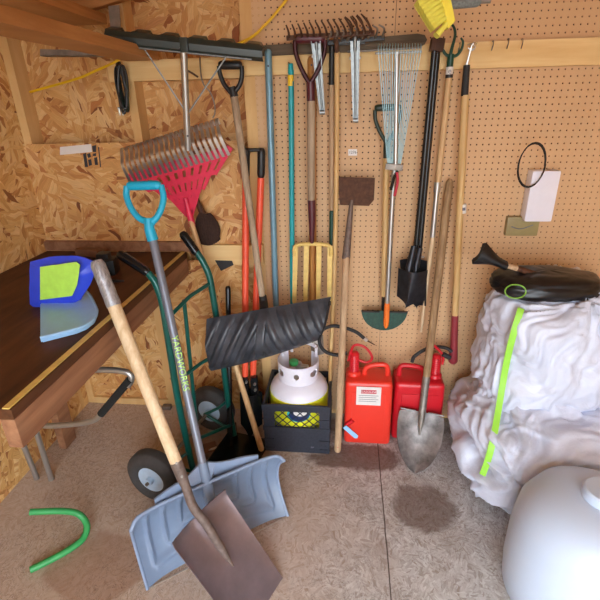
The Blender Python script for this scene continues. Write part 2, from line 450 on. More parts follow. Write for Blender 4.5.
# pegboard sheets
def peg(name, x0, x1, z0, z1, label):
    tag(obj(name, bx(NB(), x0, x1, -.006, -.0005, z0, z1), 'pegboard', None, None, 0, (0, 0, 0)), label, 'pegboard', 'pegboard sheets on the back wall')
xs = W(395, 30).x; xs2 = W(379, 350).x
peg('pegboard', XP, xs-.001, zl1-.03, 2.495, 'narrow tan pegboard sheet above the ledger behind the garden rakes')
peg('pegboard', xs+.001, XR-.05, zl1-.03, 2.495, 'wide tan pegboard sheet above the ledger behind the yellow brush')
peg('pegboard', XP, xs2-.001, .03, zl1-.034, 'narrow tan pegboard sheet below the ledger behind the garden fork and scraper')
peg('pegboard', xs2+.001, XR-.05, .03, zl1-.034, 'wide tan pegboard sheet below the ledger behind the black digger and white sacks')

# rafter and loft board top left, metal strap, loose angle
r0, r1 = W(20, 34, -.02), W(190, -18, -.02)
bm = NB(); prism(bm, [r0, r1, r1+V((0, 0, .115)), r0+V((0, 0, .115))], (0, -.038, 0), .002); trim(bm, 'rafter_wood')
xb = W(158, 61, -.06).x
trim(bx(NB(), xb-.14, xb, -1.5, -.045, W(158, 60, -.06).z, W(158, 60, -.06).z+.038, .002), 'rafter_wood')
trim(bx(NB(), XL, xb-.2, -1.5, -.045, 1.93, 1.965), 'rafter_wood')
bm = NB(); q = wl([(108, 6), (119, 5), (121, 31), (111, 32)], -.065); prism(bm, q, (0, .0025, 0)); tag(obj('metal_strap', bm, 'old_steel'), 'grey metal strap nailed upright over the rafter at the upper left', 'strap')
bm = NB(); q = wl([(40, 49), (104, 51), (103, 56), (40, 56)], -.09); prism(bm, q, (0, .002, 0)); q = wl([(40, 56), (103, 56)], -.09)
prism(bm, [q[0], q[1], q[1]+V((0, .05, 0)), q[0]+V((0, .05, 0))], (0, 0, .002)); tag(obj('angle_iron', bm, 'old_steel', smooth=0), 'grey metal angle bar under the loft board at the upper left', 'metal bar')

# panel stamp on the strand board
st = thing('panel_tag', 'small pinkish tag with black printed marks stapled to the strand board at left', 'tag', W(88, 155, -.014))
bm = NB(); prism(bm, wl([(60, 147), (91, 144), (92, 152), (60, 155)], -.016), (0, .0015, 0)); obj('strip', bm, 'white_label', st, None, 0)
bm = NB()
for a in ([(83, 154), (86, 153), (88, 167), (85, 167)], [(87, 154), (90, 153), (91, 157), (88, 158)], [(88, 160), (91, 159), (92, 165), (89, 166)],
          [(92, 146), (96, 145), (96, 152), (93, 152)], [(93, 154), (96, 153), (96, 156), (93, 156)], [(94, 158), (97, 157), (98, 165), (95, 165)], [(98, 147), (99, 147), (101, 167), (100, 167)]):
    prism(bm, wl(a, -.0145), (0, .001, 0))
obj('printed_mark', bm, 'text_dark', st, None, 0)

# ------------------------------------------------------------------ workbench
xe = -.78; zt = .96
bt = thing('workbench', 'dark wooden workbench along the left wall with a yellow edge strip', 'workbench', (-1.1, -.6, 0))
obj('bench_top', bx(NB(), XL+.012, xe, -1.3, -.045, zt-.03, zt-.001, .001), 'bench_top', bt, None, 0)
bx_ = NB(); bx(bx_, xe-.038, xe, -1.3, -.045, zt-.115, zt-.031, .002); obj('apron', bx_, 'bench_wood', bt, None, 0)
bx_ = NB(); bx(bx_, xe-.022, xe-.004, -1.3, -.05, zt, zt+.003); obj('edge_strip', bx_, 'tape_yellow', bt, 'yellow measuring strip along the bench edge', 0)
for y, x in ((-.35, XL+.08), (-1.22, XL+.08)):
    obj('leg', bx(NB(), x-.02, x+.02, y-.045, y+.045, 0, zt-.032, .002), 'bench_wood', bt, None, 0)
obj('leg', bx(NB(), W(79, 395, -.03).x-.02, W(79, 395, -.03).x+.03, -.075, -.044, 0, zt-.032, .002), 'stud_wood', bt, None, 0)

# ------------------------------------------------------------------ wall rail, pegs and hooks
rail = thing('tool_rail', 'weathered dark wooden rail with a rounded end fixed along the ledger', 'rail', W(345, 48, -.05))
a, b = W(262, 51, -.055), W(425, 42, -.055); bm = NB()
prism(bm, [a+V((0, 0, -.018)), lerp(a, b, .5)+V((0, 0, -.02)), b+V((-.02, 0, -.018)), b+V((0, 0, -.008)), b+V((.008, 0, .008)), b+V((-.002, 0, .024)), b+V((-.03, 0, .03)), lerp(a, b, .5)+V((0, 0, .022)), a+V((0, 0, .02))], (0, .014, 0), .003)
obj('bar', bm, 'rail_wood', rail)
bm = NB(); rod(bm, b+V((-.015, 0, -.018)), b+V((-.3, -.0, -.024)), .004); obj('wire', bm, 'old_steel', rail)

hook_txt = ['first bare steel peg hook to the right of the long wine-gripped pole', 'second bare steel peg hook to the right of the long pole', 'rightmost bare steel peg hook on the ledger', 'bare steel peg hook between the green cultivator and the long pole']
h0 = None
for i, (px, py) in enumerate(((492, 46), (507, 44), (521, 44), (459, 48))):
    p = W(px, py, -.04)
    if h0 is None:
        bm = NB(); tube(bm, curve([p+V((0, .002, .015)), p+V((0, -.012, .016)), p+V((-.004, -.03, .0)), p+V((-.010, -.04, -.018)), p+V((-.012, -.055, -.005))], 5), .0022, 6)
        h0 = tag(obj('peg_hook', bm, 'old_steel', loc=p), hook_txt[i], 'hook', 'bare peg hooks on the ledger')
    else:
        o = h0.copy(); o.location = p; C.objects.link(o); o['label'] = hook_txt[i]

# ------------------------------------------------------------------ wall tools
def pole_thing(name, label, cat, loc): return thing(name, label, cat, loc)

# folding galvanised hanger arms
for (tx, ty, x2, y2, lab) in ((315, 41, 322.5, 112, 'galvanized steel hanger arm drooping behind the burgundy fork grip'), (354, 41, 355.5, 120, 'galvanized steel hanger arm drooping right of the two garden rakes')):
    a = W(tx+3, ty, -.3); b = W(x2, y2, -.1)
    h = thing('hanger_arm', lab, 'bracket', W(tx+3, ty, -.06), 'galvanized hanger arms'); d = (b-a).normalized(); s = V((1, 0, 0))
    a = W(tx+1, ty, -.12); b = W(x2, y2, -.085); nrm = (b-a).normalized().cross(s).normalized()
    bm = NB()
    for k in (-1, 1): prism(bm, [a+s*.016*k, b+s*.009*k, b+s*.009*k+nrm*.02, a+s*.016*k+nrm*.022], s*.002*k)
    prism(bm, [a-s*.016, a+s*.016, b+s*.009, b-s*.009], nrm*.002); tube(bm, [b+nrm*.01-s*.011, b+nrm*.01+s*.011], .009, 12)
    obj('channel', bm, 'galvanized', h)
    bm = NB(); rod(bm, lerp(a, b, .0)+nrm*.004, lerp(a, b, .95)+nrm*.004, .0045, 10); obj('rib', bm, 'galvanized', h)
    bm = NB(); tube(bm, curve([a+V((0, .06, .0)), a+V((0, .03, .02)), a+V((0, -.005, .012)), lerp(a, b, .12)], 5), .0075, 10); obj('hook', bm, 'galvanized', h)
    for k in (-1, 1):
        bm = NB(); q = lerp(a, b, .2)+s*.016*k+nrm*.006; rod(bm, q, q+s*.006*k, .005, 8); obj('rivet', bm, 'steel', h)

# rake heads at the top: teeth drawn as curved prongs standing up from the bar
def prong(bm, a, b, bulge, r=.0052):
    m = lerp(a, b, .5)+bulge; tube(bm, curve([a, m, b], 6), [r*(1-.5*k/12) for k in range(13)], 7)
def garden_rake(name, label, ends, tips, n, y, bar_mat, tooth_mat, bulge, ferr, parts):
    t_ = thing(name, label, 'rake', W(*ferr[0]))
    a, b = W(*ends[0], y), W(*ends[1], y); d = (b-a).normalized(); up = V((0, 0, 1))
    bm = NB(); box(bm, (a+b)/2, ((b-a).length+.02, .012, .017), Matrix((d, V((0, 1, 0)), d.cross(V((0, 1, 0))))).transposed(), .003); obj('bar', bm, bar_mat, t_)
    for i in range(n):
        s = i/(n-1); bm = NB(); prong(bm, lerp(a, b, s), W(tips[0][0]*(1-s)+tips[1][0]*s, tips[0][1]*(1-s)+tips[1][1]*s, y-.05), bulge); obj('tooth', bm, tooth_mat, t_)
    return t_, lerp(a, b, .5)
gr, mid = garden_rake('garden_rake', 'brown steel garden rake hung teeth up on the rail, long bent yellowish handle', ((289, 38), (372, 33)), ((286, 25), (362, 15)), 14, -.13, 'rust', 'rust', V((.006, -.02, -.004)), ((338, 60, -.1),), None)
hp = curve(wl([(337, 52), (337, 120), (336, 200), (334, 280), (331, 350), (330, 385)], -.1), 8); bm = NB(); tube(bm, hp, [.0105]*(len(hp)-2)+[.010, .006], 14); obj('handle', bm, 'handle_golden', gr)
bm = NB(); rod(bm, W(336, 38, -.12), W(337, 54, -.1), .009); obj('ferrule', bm, 'rust', gr)
gr2, mid = garden_rake('garden_rake', 'black steel garden rake with curved teeth, black ferrule and a weathered handle with green foot', ((326, 43), (382, 38)), ((330, 31), (379, 25)), 9, -.1, 'black_plastic', 'old_steel', V((.012, -.02, .006)), ((331, 60, -.075),), None)
bm = NB(); rod(bm, W(332, 46, -.1), W(331.5, 85, -.07), .011); obj('ferrule', bm, 'black_plastic', gr2)
bm = NB(); rod(bm, W(331.5, 85, -.07), W(332, 210, -.065), .0115); obj('handle', bm, 'handle_dry', gr2)
bm = NB(); rod(bm, W(332, 210, -.065), W(331.5, 305, -.065), .0125, 14, .0125, True); obj('foot_grip', bm, 'green_dark', gr2)
# big claw tines of a cultivator between the two rakes
cu = thing('claw_cultivator', 'rusty claw cultivator head with four big curved tines among the garden rakes', 'cultivator', W(362, 45, -.07))
for (x0, y0, x1, y1, x2, y2) in ((342, 40, 352, 28, 345, 17), (348, 41, 357, 28, 352, 16), (353, 41, 363, 28, 357, 15), (360, 41, 370, 28, 361, 14)):
    bm = NB(); q = curve(wl([(x0, y0, -.09), ((x0+x1)/2+3, (y0+y1)/2, -.13), (x1, y1, -.15), ((x1+x2)/2+1.5, (y1+y2)/2-1, -.17), (x2, y2, -.19)]), 5); tube(bm, q, [.005-.0025*k/(len(q)-1) for k in range(len(q))], 8); obj('tine', bm, 'rust', cu)
bm = NB(); box(bm, W(351, 42, -.085), (.11, .012, .02), None, .003); obj('yoke', bm, 'black_plastic', cu)

# garden fork with burgundy D grip
fk = thing('garden_fork', 'garden fork with burgundy D grip, grey wood shaft and four flat gold tines', 'garden fork', W(311, 240, -.1))
y = -.12
bm = NB(); rod(bm, W(294, 38.5, y), W(325.5, 38.5, y), .017, 16, .017, True); obj('grip', bm, 'burgundy', fk)
for s in (-1, 1):
    bm = NB(); tube(bm, curve(wl([(310+s*15.0, 40), (310+s*14.5, 52), (310+s*9, 68), (310+s*1.5, 82), (311, 88)], y), 6), [.009]*24+[.008], 10); obj('yoke_arm', bm, 'burgundy_metal', fk)
bm = NB(); rod(bm, W(310.5, 82, y), W(311, 101, y), .017, 16); obj('collar', bm, 'burgundy', fk)
bm = NB(); rod(bm, W(311, 101, y), W(311.5, 200, y), .0165, 16); obj('shaft', bm, 'handle_grey', fk)
bm = NB(); tube(bm, wl([(311.5, 200), (312, 215), (312, 234), (312, 243)], y), [.0175, .0165, .012, .009], 16); obj('socket', bm, 'burgundy', fk)
bm = NB(); tube(bm, curve(wl([(294.5, 256), (294.5, 249), (298, 245), (312, 244), (326, 245), (330.5, 248), (331, 256)], y), 6), .009, 10); obj('crosshead', bm, 'tape_yellow', fk)
for px in (295.5, 306.5, 319, 330):
    bm = NB(); a, b = W(px, 246, y), W(px-1+(px-312)*.01, 306, y-.012)
    prism(bm, [a+V((-.012, 0, 0)), a+V((.012, 0, 0)), b+V((.010, 0, .02)), b, b+V((-.010, 0, .02))], (0, .006, 0), .001); obj('tine', bm, 'tape_yellow', fk)
# wooden pole behind the fork, hung by its hole
wp = thing('wooden_pole', 'golden wooden pole with rounded drilled end hanging behind the garden fork', 'pole', W(312, 60, -.055))
bm = NB(); rod(bm, W(312, 56, -.055), W(313, 318, -.06), .0185, 16, .0165, True); obj('shaft', bm, 'handle_orange', wp)
bm = NB(); rod(bm, W(311.5, 65, -.074), W(311.5, 65, -.06), .004, 10); obj('hang_hole', bm, 'text_dark', wp)

# teal pole, blue pole
tp = thing('teal_pole', 'slim teal pole with a yellow band near its top', 'pole', W(292, 300, -.07))
bm = NB(); rod(bm, W(291, 70, -.07), W(292.5, 306, -.08), .0118); obj('shaft', bm, 'teal', tp)
bm = NB(); rod(bm, W(290.8, 75, -.07), W(290.9, 86, -.07), .0128); obj('band', bm, 'yellow', tp)
bm = NB(); rod(bm, W(290.5, 63.5, -.07), W(290.8, 73, -.07), .0095, 12, .0125); obj('end_cap', bm, 'teal', tp)
bm = NB(); tube(bm, curve([W(290, 67, -.04), W(290, 64, -.07), W(288.5, 62.5, -.09)], 5), .002, 6); tag(obj('nail', bm, 'rust'), 'bent nail holding the teal pole on the ledger', 'nail')
bp = thing('blue_pole', 'thick dull blue pole hanging at the left edge of the pegboard', 'pole', W(277, 310, -.08))
bm = NB(); rod(bm, W(268, 49, -.08), W(276, 308, -.08), .0145, 16, .0145, True); obj('shaft', bm, 'pole_blue', bp)
bm = NB(); rod(bm, W(268.2, 66, -.096), W(268.2, 66, -.088), .004, 10); obj('hang_hole', bm, 'text_dark', bp)
bm = NB(); rod(bm, W(276, 306, -.08), W(276.2, 314, -.08), .006, 10); obj('tip', bm, 'steel', bp)

# rusty scraper standing blade up
sc = thing('floor_scraper', 'long-handled scraper leaning with its rusty rectangular blade up', 'scraper', F(338, 453))
bb = F(337.5, 453); q = [W(337, 177, -.09), W(375, 178, -.09), W(374, 200, -.1), W(369, 206, -.1), W(340, 205, -.1)]
bm = NB(); prism(bm, q, (0, .004, 0), .0008); obj('blade', bm, 'rust', sc)
top = W(351, 206, -.1); d0 = W(346, 258, -.12)
bm = NB(); tube(bm, [W(352, 200, -.098), top, lerp(top, d0, .35), lerp(top, d0, .8), d0, lerp(d0, bb, .01)], [.006, .0095, .013, .017, .019, .013], 16); obj('socket', bm, 'rust_brown', sc)
bm = NB(); rod(bm, lerp(top, d0, .9), bb+V((0, 0, .006)), .0165, 16, .0175, True); obj('handle', bm, 'handle_dry', sc)
bm = NB(); q = lerp(bb, d0, .045); rod(bm, q+V((0, -.019, 0)), q+V((0, -.012, 0)), .0035, 8); obj('hang_hole', bm, 'label_red', sc)

# wall edger with half moon blade
ed = thing('lawn_edger', 'half-moon lawn edger with green D grip and dull green blade', 'edger', W(385, 310, -.09)); y = -.08
bm = NB(); rod(bm, W(374.5, 108, y), W(401, 107, y), .0135, 14, .0135, True); obj('grip', bm, 'green_handle', ed)
for pts in ([(375, 110), (375.5, 120), (380, 132), (385.5, 142), (387, 150)], [(400, 110), (399, 120), (394, 132), (388.5, 142), (387, 150)]):
    bm = NB(); tube(bm, curve(wl(pts, y), 6), .008, 10); obj('yoke_arm', bm, 'green_handle', ed)
bm = NB(); rod(bm, W(386.5, 143, y), W(386.3, 158, y), .0125, 14, .0135); obj('collar', bm, 'green_handle', ed)
bm = NB(); rod(bm, W(386.3, 158, y), W(384, 296, y), .014, 14); obj('shaft', bm, 'handle_golden', ed)
bm = NB(); rod(bm, W(384, 293, y), W(383.5, 314, y), .0115, 12, .009); obj('tang', bm, 'black_gloss', ed)
c, w = W(384.5, 311, y-.01), .112
bm = NB(); prism(bm, [c+V((-w, 0, 0)), c+V((-.02, 0, 0))]+[c+V((.02, 0, 0)), c+V((w, 0, 0))]+[c+V((w*math.cos(a)*.98, 0, -.105*math.sin(a))) for a in [PI*k/20 for k in range(1, 20)]], (0, .004, 0), .0008); obj('blade', bm, 'green_edger', ed)
bm = NB()
for s in (-1, 1): box(bm, c+V((s*.067, -.006, -.002)), (.085, .014, .006), None, .001)
obj('foot_tread', bm, 'black_plastic', ed)

# adjustable wire leaf rake
lr = thing('wire_leaf_rake', 'adjustable steel wire leaf rake hung tines up with chrome handle and orange end', 'rake', W(387, 320, -.11)); y = -.13
bm = NB(); rod(bm, W(397, 52, y), W(395.5, 168, y), .010, 14); obj('guide_tube', bm, 'aluminium', lr)
bm = NB(); tube(bm, wl([(394.5, 166), (391.5, 215), (389, 265), (386.5, 312)], -.12), .0105, 14); obj('handle', bm, 'aluminium', lr)
bm = NB(); tube(bm, wl([(387.2, 303), (386.8, 310), (386.3, 322), (386, 326), (385.8, 328)], -.12), [.012, .0135, .0135, .011, .005], 14); obj('end_grip', bm, 'orange', lr)
bm = NB(); box(bm, W(394, 167, y-.003), (.072, .02, .026), Matrix.Rotation(.1, 3, 'Y'), .006); obj('slide_collar', bm, 'old_steel', lr)
bm = NB(); box(bm, W(398.5, 52.5, y-.006), (.175, .006, .008), Matrix.Rotation(-.0, 3, 'Y'), .003); obj('spreader_bar', bm, 'old_steel', lr)
bm = NB(); tube(bm, curve(wl([(397, 172), (397.5, 182), (394.5, 196)], -.15), 6), .006, 8); obj('lever', bm, 'label_red', lr)
bm = NB(); tube(bm, curve(wl([(398, 171), (394, 178), (391, 190)], -.14), 6), .0065, 8); obj('lever_catch', bm, 'black_gloss', lr)
for i in range(16):
    s = i/15; x0 = 387.5+13*s; x1 = 378.5+42*s; ym = 52-abs(s-.5)*-2
    bm = NB(); tube(bm, curve([W(x0, 164, y), W((x0+x1)/2, 108, y-.004), W(x1, 53, y-.008), W(x1+.2, 47, y-.02), W(x1+.3, 43.5, y-.045), W(x1+.5, 45.5, y-.062)], 6), .0014, 6); obj('tine', bm, 'wire_blue', lr)

# black clamshell digger on the wall
bd = thing('clamshell_digger', 'black-handled clamshell hole digger with dark pointed blades hanging on the pegboard', 'post hole digger', W(412, 310, -.1))
for (a, b, yy) in (((434.5, 50), (416, 248), -.1), ((437.5, 50), (419.5, 250), -.075)):
    bm = NB(); rod(bm, W(*a, yy), W(*b, yy), .0118, 16); obj('handle', bm, 'black_gloss', bd)
bm = NB(); box(bm, W(437, 45, -.09), (.05, .05, .045), Matrix.Rotation(.1, 3, 'Y'), .006); obj('grip_block', bm, 'dark_wood', bd)
def clam(tl, tr, bl, br, tip, y0, bulge, yoff):
    TL, TR, BL, BR, TP = [W(*p, y0) for p in (tl, tr, bl, br, tip)]
    def fn(u, v):
        b_ = lerp(BL, BR, u); k = 1-abs(u-.5)*2; b_ = lerp(b_, TP, k**1.2 if k > 0 else 0) if True else b_
        p = lerp(lerp(TL, TR, u), b_, v); return p+V((0, -bulge*math.sin(PI*u)+yoff, 0))
    bm = NB(); sheet(bm, fn, 20, 16, .003); return bm
obj('blade', clam((400, 260), (427, 261), (403, 298), (426, 306), (418, 312), -.09, -.03, 0), 'black_steel', bd)
obj('blade', clam((398.5, 268), (427.5, 270), (397, 296), (424, 300), (404, 304), -.13, .05, 0), 'black_steel', bd)
for (a, b, yy) in (((414, 246), (409, 268), -.12), ((420, 248), (416, 266), -.1)):
    bm = NB(); tube(bm, [W(*a, yy), lerp(W(*a, yy), W(*b, yy-.02), .5), W(*b, yy-.025), W(b[0]-1, b[1]+12, yy-.05)], [.013, .015, .016, .004], 12); obj('socket', bm, 'black_steel', bd)
bm = NB(); rod(bm, W(408, 256, -.11), W(424, 257, -.1), .005, 10); obj('pivot', bm, 'steel', bd)

# hand cultivator with green claw and extended handle
hc = thing('hook_cultivator', 'three-prong green cultivator hung claw up with a spliced wooden handle', 'cultivator', W(421, 330, -.07)); y = -.08
for pts in ([(450, 57), (452, 48), (455, 36), (454.5, 29), (452, 25), (448.5, 26.5)], [(450, 57), (457, 55), (461.5, 49), (463, 42), (461, 38)], [(450, 57), (445.5, 54), (441.5, 47), (441, 42), (443.5, 39)]):
    bm = NB(); q = curve([W(px, py, y-.006*k) for k, (px, py) in enumerate(pts)], 6); tube(bm, q, [.0065-.003*k/len(q) for k in range(len(q))], 8); obj('prong', bm, 'green_dark', hc)
bm = NB(); rod(bm, W(451, 54, y), W(449.5, 68, y), .0125); obj('ferrule', bm, 'green_dark', hc)
bm = NB(); rod(bm, W(449.8, 67, y), W(449.2, 74.5, y), .0145); obj('sticker', bm, 'white_label', hc)
obj('sticker_print', text_bm('e', .03, W(449.8, 71, y-.0152), (1, 0, 0), (0, 0, 1)), 'text_grey', hc)
bm = NB(); rod(bm, W(449.2, 74.5, y), W(449, 78, y), .0145); obj('band', bm, 'black_plastic', hc)
bm = NB(); rod(bm, W(449, 78, y), W(437.5, 185, y), .0128); obj('upper_handle', bm, 'handle_ash', hc)
bm = NB(); a, b = W(437.7, 182, y), W(432.5, 237, y); rod(bm, a, b, .0105, 14, .0115)
rod(bm, a, lerp(a, b, .17), .0145, 14); obj('splice_sleeve', bm, 'aluminium', hc)
bm = NB(); rod(bm, W(432.6, 236, y), W(421, 332, y), .0105, 12, .006); obj('lower_handle', bm, 'handle_pale', hc)

# long pole with wine grip
lp = thing('long_hooked_pole', 'long pale wooden pole hung by a wire hook, with a wine-red grip at the bottom', 'pole', W(453, 365, -.1)); y = -.09
bm = NB(); tube(bm, curve(wl([(476, 44, -.05), (474, 43, -.09), (471.5, 46), (470, 52), (466.5, 66)], y), 6), .0045, 8); obj('wire_hook', bm, 'steel', lp)
bm = NB(); tube(bm, curve(wl([(468, 45, -.06), (472, 44, -.09), (475, 47), (472, 50), (468, 48)], y), 6), .0035, 8); obj('eye', bm, 'steel', lp)
bm = NB(); rod(bm, W(466.8, 65, y), W(464.5, 96, y), .0125, 14, .0145); obj('ferrule', bm, 'black_rubber', lp)
bm = NB(); rod(bm, W(465.2, 95, y), W(455, 316, y-.01), .0158, 14); obj('shaft', bm, 'handle_golden', lp)
bm = NB(); tube(bm, wl([(455, 315), (454.6, 325), (454, 345), (453, 356), (453, 361), (453, 363)], y-.01), [.0165, .0165, .018, .0225, .0225, .014], 16); obj('grip', bm, 'wine_grip', lp)
bm = NB(); rod(bm, W(462.6, 204, y-.002), W(462.2, 213, y-.002), .0163); obj('sticker', bm, 'white_label', lp)
bm = NB(); rod(bm, W(462.4, 207, y-.0035), W(462.35, 210, y-.0035), .0155); obj('sticker_print', bm, 'text_grey', lp)

# number tag on the pegboard
lt = thing('number_tag', 'small white number tag stuck on the pegboard', 'tag', W(352.5, 152, -.008))
bm = NB(); prism(bm, wl([(348.3, 149.2), (357, 149.2), (357, 155.6), (348.3, 155.6)], -.0075), (0, .001, 0)); obj('plate', bm, 'white_label', lt, None, 0)
obj('print', text_bm('1276', .0165, W(352.7, 152.4, -.0082), (1, 0, 0), (0, 0, 1), .0002), 'text_dark', lt, None, 0)

# khaki switch box, white block, wire loop at the right
sb = thing('switch_box', 'khaki plastic switch box fixed to the pegboard above the sacks', 'box', W(518, 227, -.03))
a = W(504.5, 235.5, -.03); b = W(540, 216.5, -.03); bm = NB(); bx(bm, a.x, b.x, -.04, -.0065, a.z, b.z, .008); obj('cover', bm, 'box_khaki', sb)
bm = NB(); tube(bm, curve([V((a.x+.02, -.042, (a.z+b.z)/2)), V((a.x+.06, -.042, (a.z+b.z)/2-.01)), V((a.x+.11, -.042, (a.z+b.z)/2+.008))], 5), .002, 6); obj('seam', bm, 'text_grey', sb)
a = W(522.5, 221, -.05); b = W(560, 170, -.05); bm = NB(); bx(bm, a.x, b.x, -.07, -.0065, a.z, b.z, .012); tag(obj('white_junction_box', bm, 'tank_white'), 'white rectangular box on the pegboard above the khaki switch box', 'box')
bm = NB(); q = []
for k in range(73):
    an = 2*PI*k/24; q.append(W(531, 166, -.075)+V((math.cos(an)*.053, -.004*k/24, math.sin(an)*.088+.003*(k//24))))
tube(bm, q, .0022, 6); tag(obj('wire_coil', bm, 'black_plastic'), 'thin black wire coiled in a loop at the right end of the pegboard', 'wire')

# yellow brush hanging from above
yb = thing('yellow_brush', 'yellow snow brush with a grey foam handle hanging at the top', 'brush', W(445, 5, -.35)); y = -.35
A, B = W(441, -14, y), W(454.5, 21, y); d = (B-A).normalized(); nrm = V((d.z, 0, -d.x)); nrm = nrm if nrm.x > 0 else -nrm
bm = NB(); prism(bm, [A-nrm*.012, A+nrm*.022, B+nrm*.004, B-nrm*.022+d*.01, B-nrm*.03], (0, .05, 0), .006); obj('head', bm, 'brush_yellow', yb)
for i in range(8):
    for j in range(3):
        s = (i+.5)/8.2; p = lerp(A, B, s)-nrm*.012+V((0, .008+.017*j, 0)); e_ = W(416+19*s*1.02, 3+31*s, y)+V((0, .05*(j-1)*.6+.02, 0))
        if i == 7: e_ = W(437, 35, y)+V((0, .01*j, 0))
        bm = NB(); tube(bm, [p, lerp(p, e_, .5), e_], [.006, .0085, .011], 8); obj('bristle_tuft', bm, 'bristle_yellow', yb)
h1, h2 = W(450, 4, y+.02), W(481, 1, y+.02)
bm = NB(); rod(bm, h1, h2, .016, 14, .0165, True); obj('foam_handle', bm, 'silver_foam', yb)
bm = NB(); rod(bm, h2, h2+V((.03, 0, .0)), .008); rod(bm, h2+V((.025, 0, 0)), h2+V((.025, 0, ZC-h2.z)), .004, 8); obj('hanging_rod', bm, 'old_steel', yb)

# yellow cord and dark cord bundle
bm = NB(); tube(bm, curve([W(30, 92, -.03)]+wl([(76, 79), (95, 71), (113, 63), (135, 52), (180, 47), (225, 47), (250, 38), (264, 26), (276, 13), (290, -6), (300, -30)], -.06), 8), .0052, 8)
tag(obj('extension_cord', bm, 'cord_yellow'), 'bright yellow power cord strung across the upper wall behind the roof rake', 'cord')
cb = thing('cord_bundle', 'dark green-black extension cord bundled up and hung on the left stud wall', 'cord', W(123, 68, -.05))
for i in range(8):
    q = []; c = W(122.5+random.uniform(-1.5, 1.5), 88+random.uniform(-3, 3), -.05+random.uniform(-.02, .02)); rx = .016+random.uniform(-.005, .006); rz = .092+random.uniform(-.012, .008); tl = random.uniform(-.06, .1)
    for k in range(28):
        an = 2*PI*k/28; q.append(c+V((math.cos(an)*rx+math.sin(an)*tl*.12, math.sin(an*1.0+i)*.008, math.sin(an)*rz)))
    bm = NB(); tube(bm, q, .005, 7, closed=True); obj('loop', bm, 'green_handle' if i % 3 == 0 else 'black_plastic', cb)
for px in (118.5, 121.5):
    bm = NB(); q = W(px, 107, -.055); rod(bm, q, q+V((.002, 0, -.035)), .006, 10, .004, True); obj('plug', bm, 'steel', cb)

# roof rake
rr = thing('roof_rake', 'black roof rake blade across the top with aluminium pole and two thin braces', 'roof rake', W(186, 50, -.2))
LA, RB = W(107, 35, -.24), W(263, 51, -.17)
def fn(u, v):
    p = lerp(LA, RB, u); prof = [(0, -.032), (-.012, -.02), (-.014, 0), (-.004, .02), (.03, .03)]
    k = v*4; i = min(3, int(k)); f = k-i; dy = prof[i][0]*(1-f)+prof[i+1][0]*f; dz = prof[i][1]*(1-f)+prof[i+1][1]*f
    notch = .006*(1 if math.sin(u*2*PI*5.5+.6) > 0 else -1)*max(0, v-.7)/.3
    taper = min(1, u/.12); zz = dz*(.35+.65*taper) if dz < 0 else dz
    return p+V((0, dy*1.6, zz+notch-.003+.012*(1-taper)*0))
bm = NB(); sheet(bm, fn, 88, 16, .004); obj('blade', bm, 'roof_rake_plastic', rr)
bm = NB(); tube(bm, [fn(k/40, .05)+V((0, -.004, 0)) for k in range(5, 38)], .0035, 8); obj('wear_edge', bm, 'galvanized', rr)
bm = NB(); rod(bm, W(183.5, 47, -.225), W(188, 150, -.15), .0135, 16); obj('pole', bm, 'aluminium', rr)
bm = NB(); q = W(187.5, 136, -.178); rod(bm, q, q+V((0, .01, 0)), .004, 8); obj('button', bm, 'text_dark', rr)
bm = NB(); box(bm, W(184, 45, -.24), (.03, .01, .05), None, .003); obj('clamp', bm, 'roof_rake_plastic', rr)
for pts in ([(143, 47), (186, 112)], [(226, 57), (189, 112)]):
    bm = NB(); rod(bm, W(*pts[0], -.22), W(*pts[1], -.19), .0032, 8); obj('brace', bm, 'galvanized', rr)
bm = NB(); tube(bm, curve(wl([(200, 57, -.006), (200, 62, -.02), (201, 75), (204, 85), (210, 92), (214, 102), (215, 112), (213, 118)], -.06), 6), .003, 6); tag(obj('steel_wire', bm, 'old_steel'), 'thin bent steel wire dangling between roof rake pole and shovel D grip', 'wire')
bm = NB(); tube(bm, curve(wl([(183, 68), (192, 73), (198, 77)], -.03), 4), .004, 6); tag(obj('bent_nail', bm, 'rust'), 'dark bent spike in the blocking just right of the aluminium pole', 'nail')

# red leaf rake with flat spring tines, standing head up
rk = thing('leaf_rake', 'red plastic leaf rake standing head up with flat silver spring tines', 'rake', F(262, 452))
Yh = -.11; f0 = W(190, 222, Yh); tl, tr_ = W(127, 176, Yh), W(230, 147, Yh)
NR = 11
def rad(s): return lerp(tl, tr_, s)
bm = NB(); thk = V((0, .005, 0))
for i in range(NR):                                                   # radial ribs
    s = i/(NR-1); e_ = rad(s); b_ = lerp(f0, W(187, 200, Yh), .25)+V(((s-.5)*.035, 0, 0)); sd = (e_-b_).normalized(); w_ = V((sd.z, 0, -sd.x))
    inner = b_ if 2 <= i <= 8 else lerp(b_, e_, .42 if i in (1, 9) else .62)
    prism(bm, [inner-w_*.006, inner+w_*.006, e_+w_*.0135, e_-w_*.0135], thk)
for k, (r, wd, s0, s1) in enumerate(((.93, .026, 0, 1), (.66, .013, 0.0, 1.0), (.42, .012, .14, .86), (.2, .02, .2, .8))):
    n_ = 24; pin, pout = [], []
    for j in range(n_+1):
        s = s0+(s1-s0)*j/n_; e_ = rad(s); b_ = lerp(f0, W(187, 200, Yh), .25)+V(((s-.5)*.035, 0, 0)); c_ = lerp(b_, e_, r); dd = (e_-b_).normalized()
        pin.append(c_-dd*wd); pout.append(c_+dd*wd)
    prism(bm, [p+V((0, -.001, 0)) for p in pin]+[p+V((0, -.001, 0)) for p in pout[::-1]], V((0, .007, 0)))
obj('fan', bm, 'red_plastic', rk, None, 30)
bm = NB(); rod(bm, W(185.5, 198, Yh), W(192.5, 226, Yh), .012, 14, .0155); obj('ferrule', bm, 'red_plastic', rk)
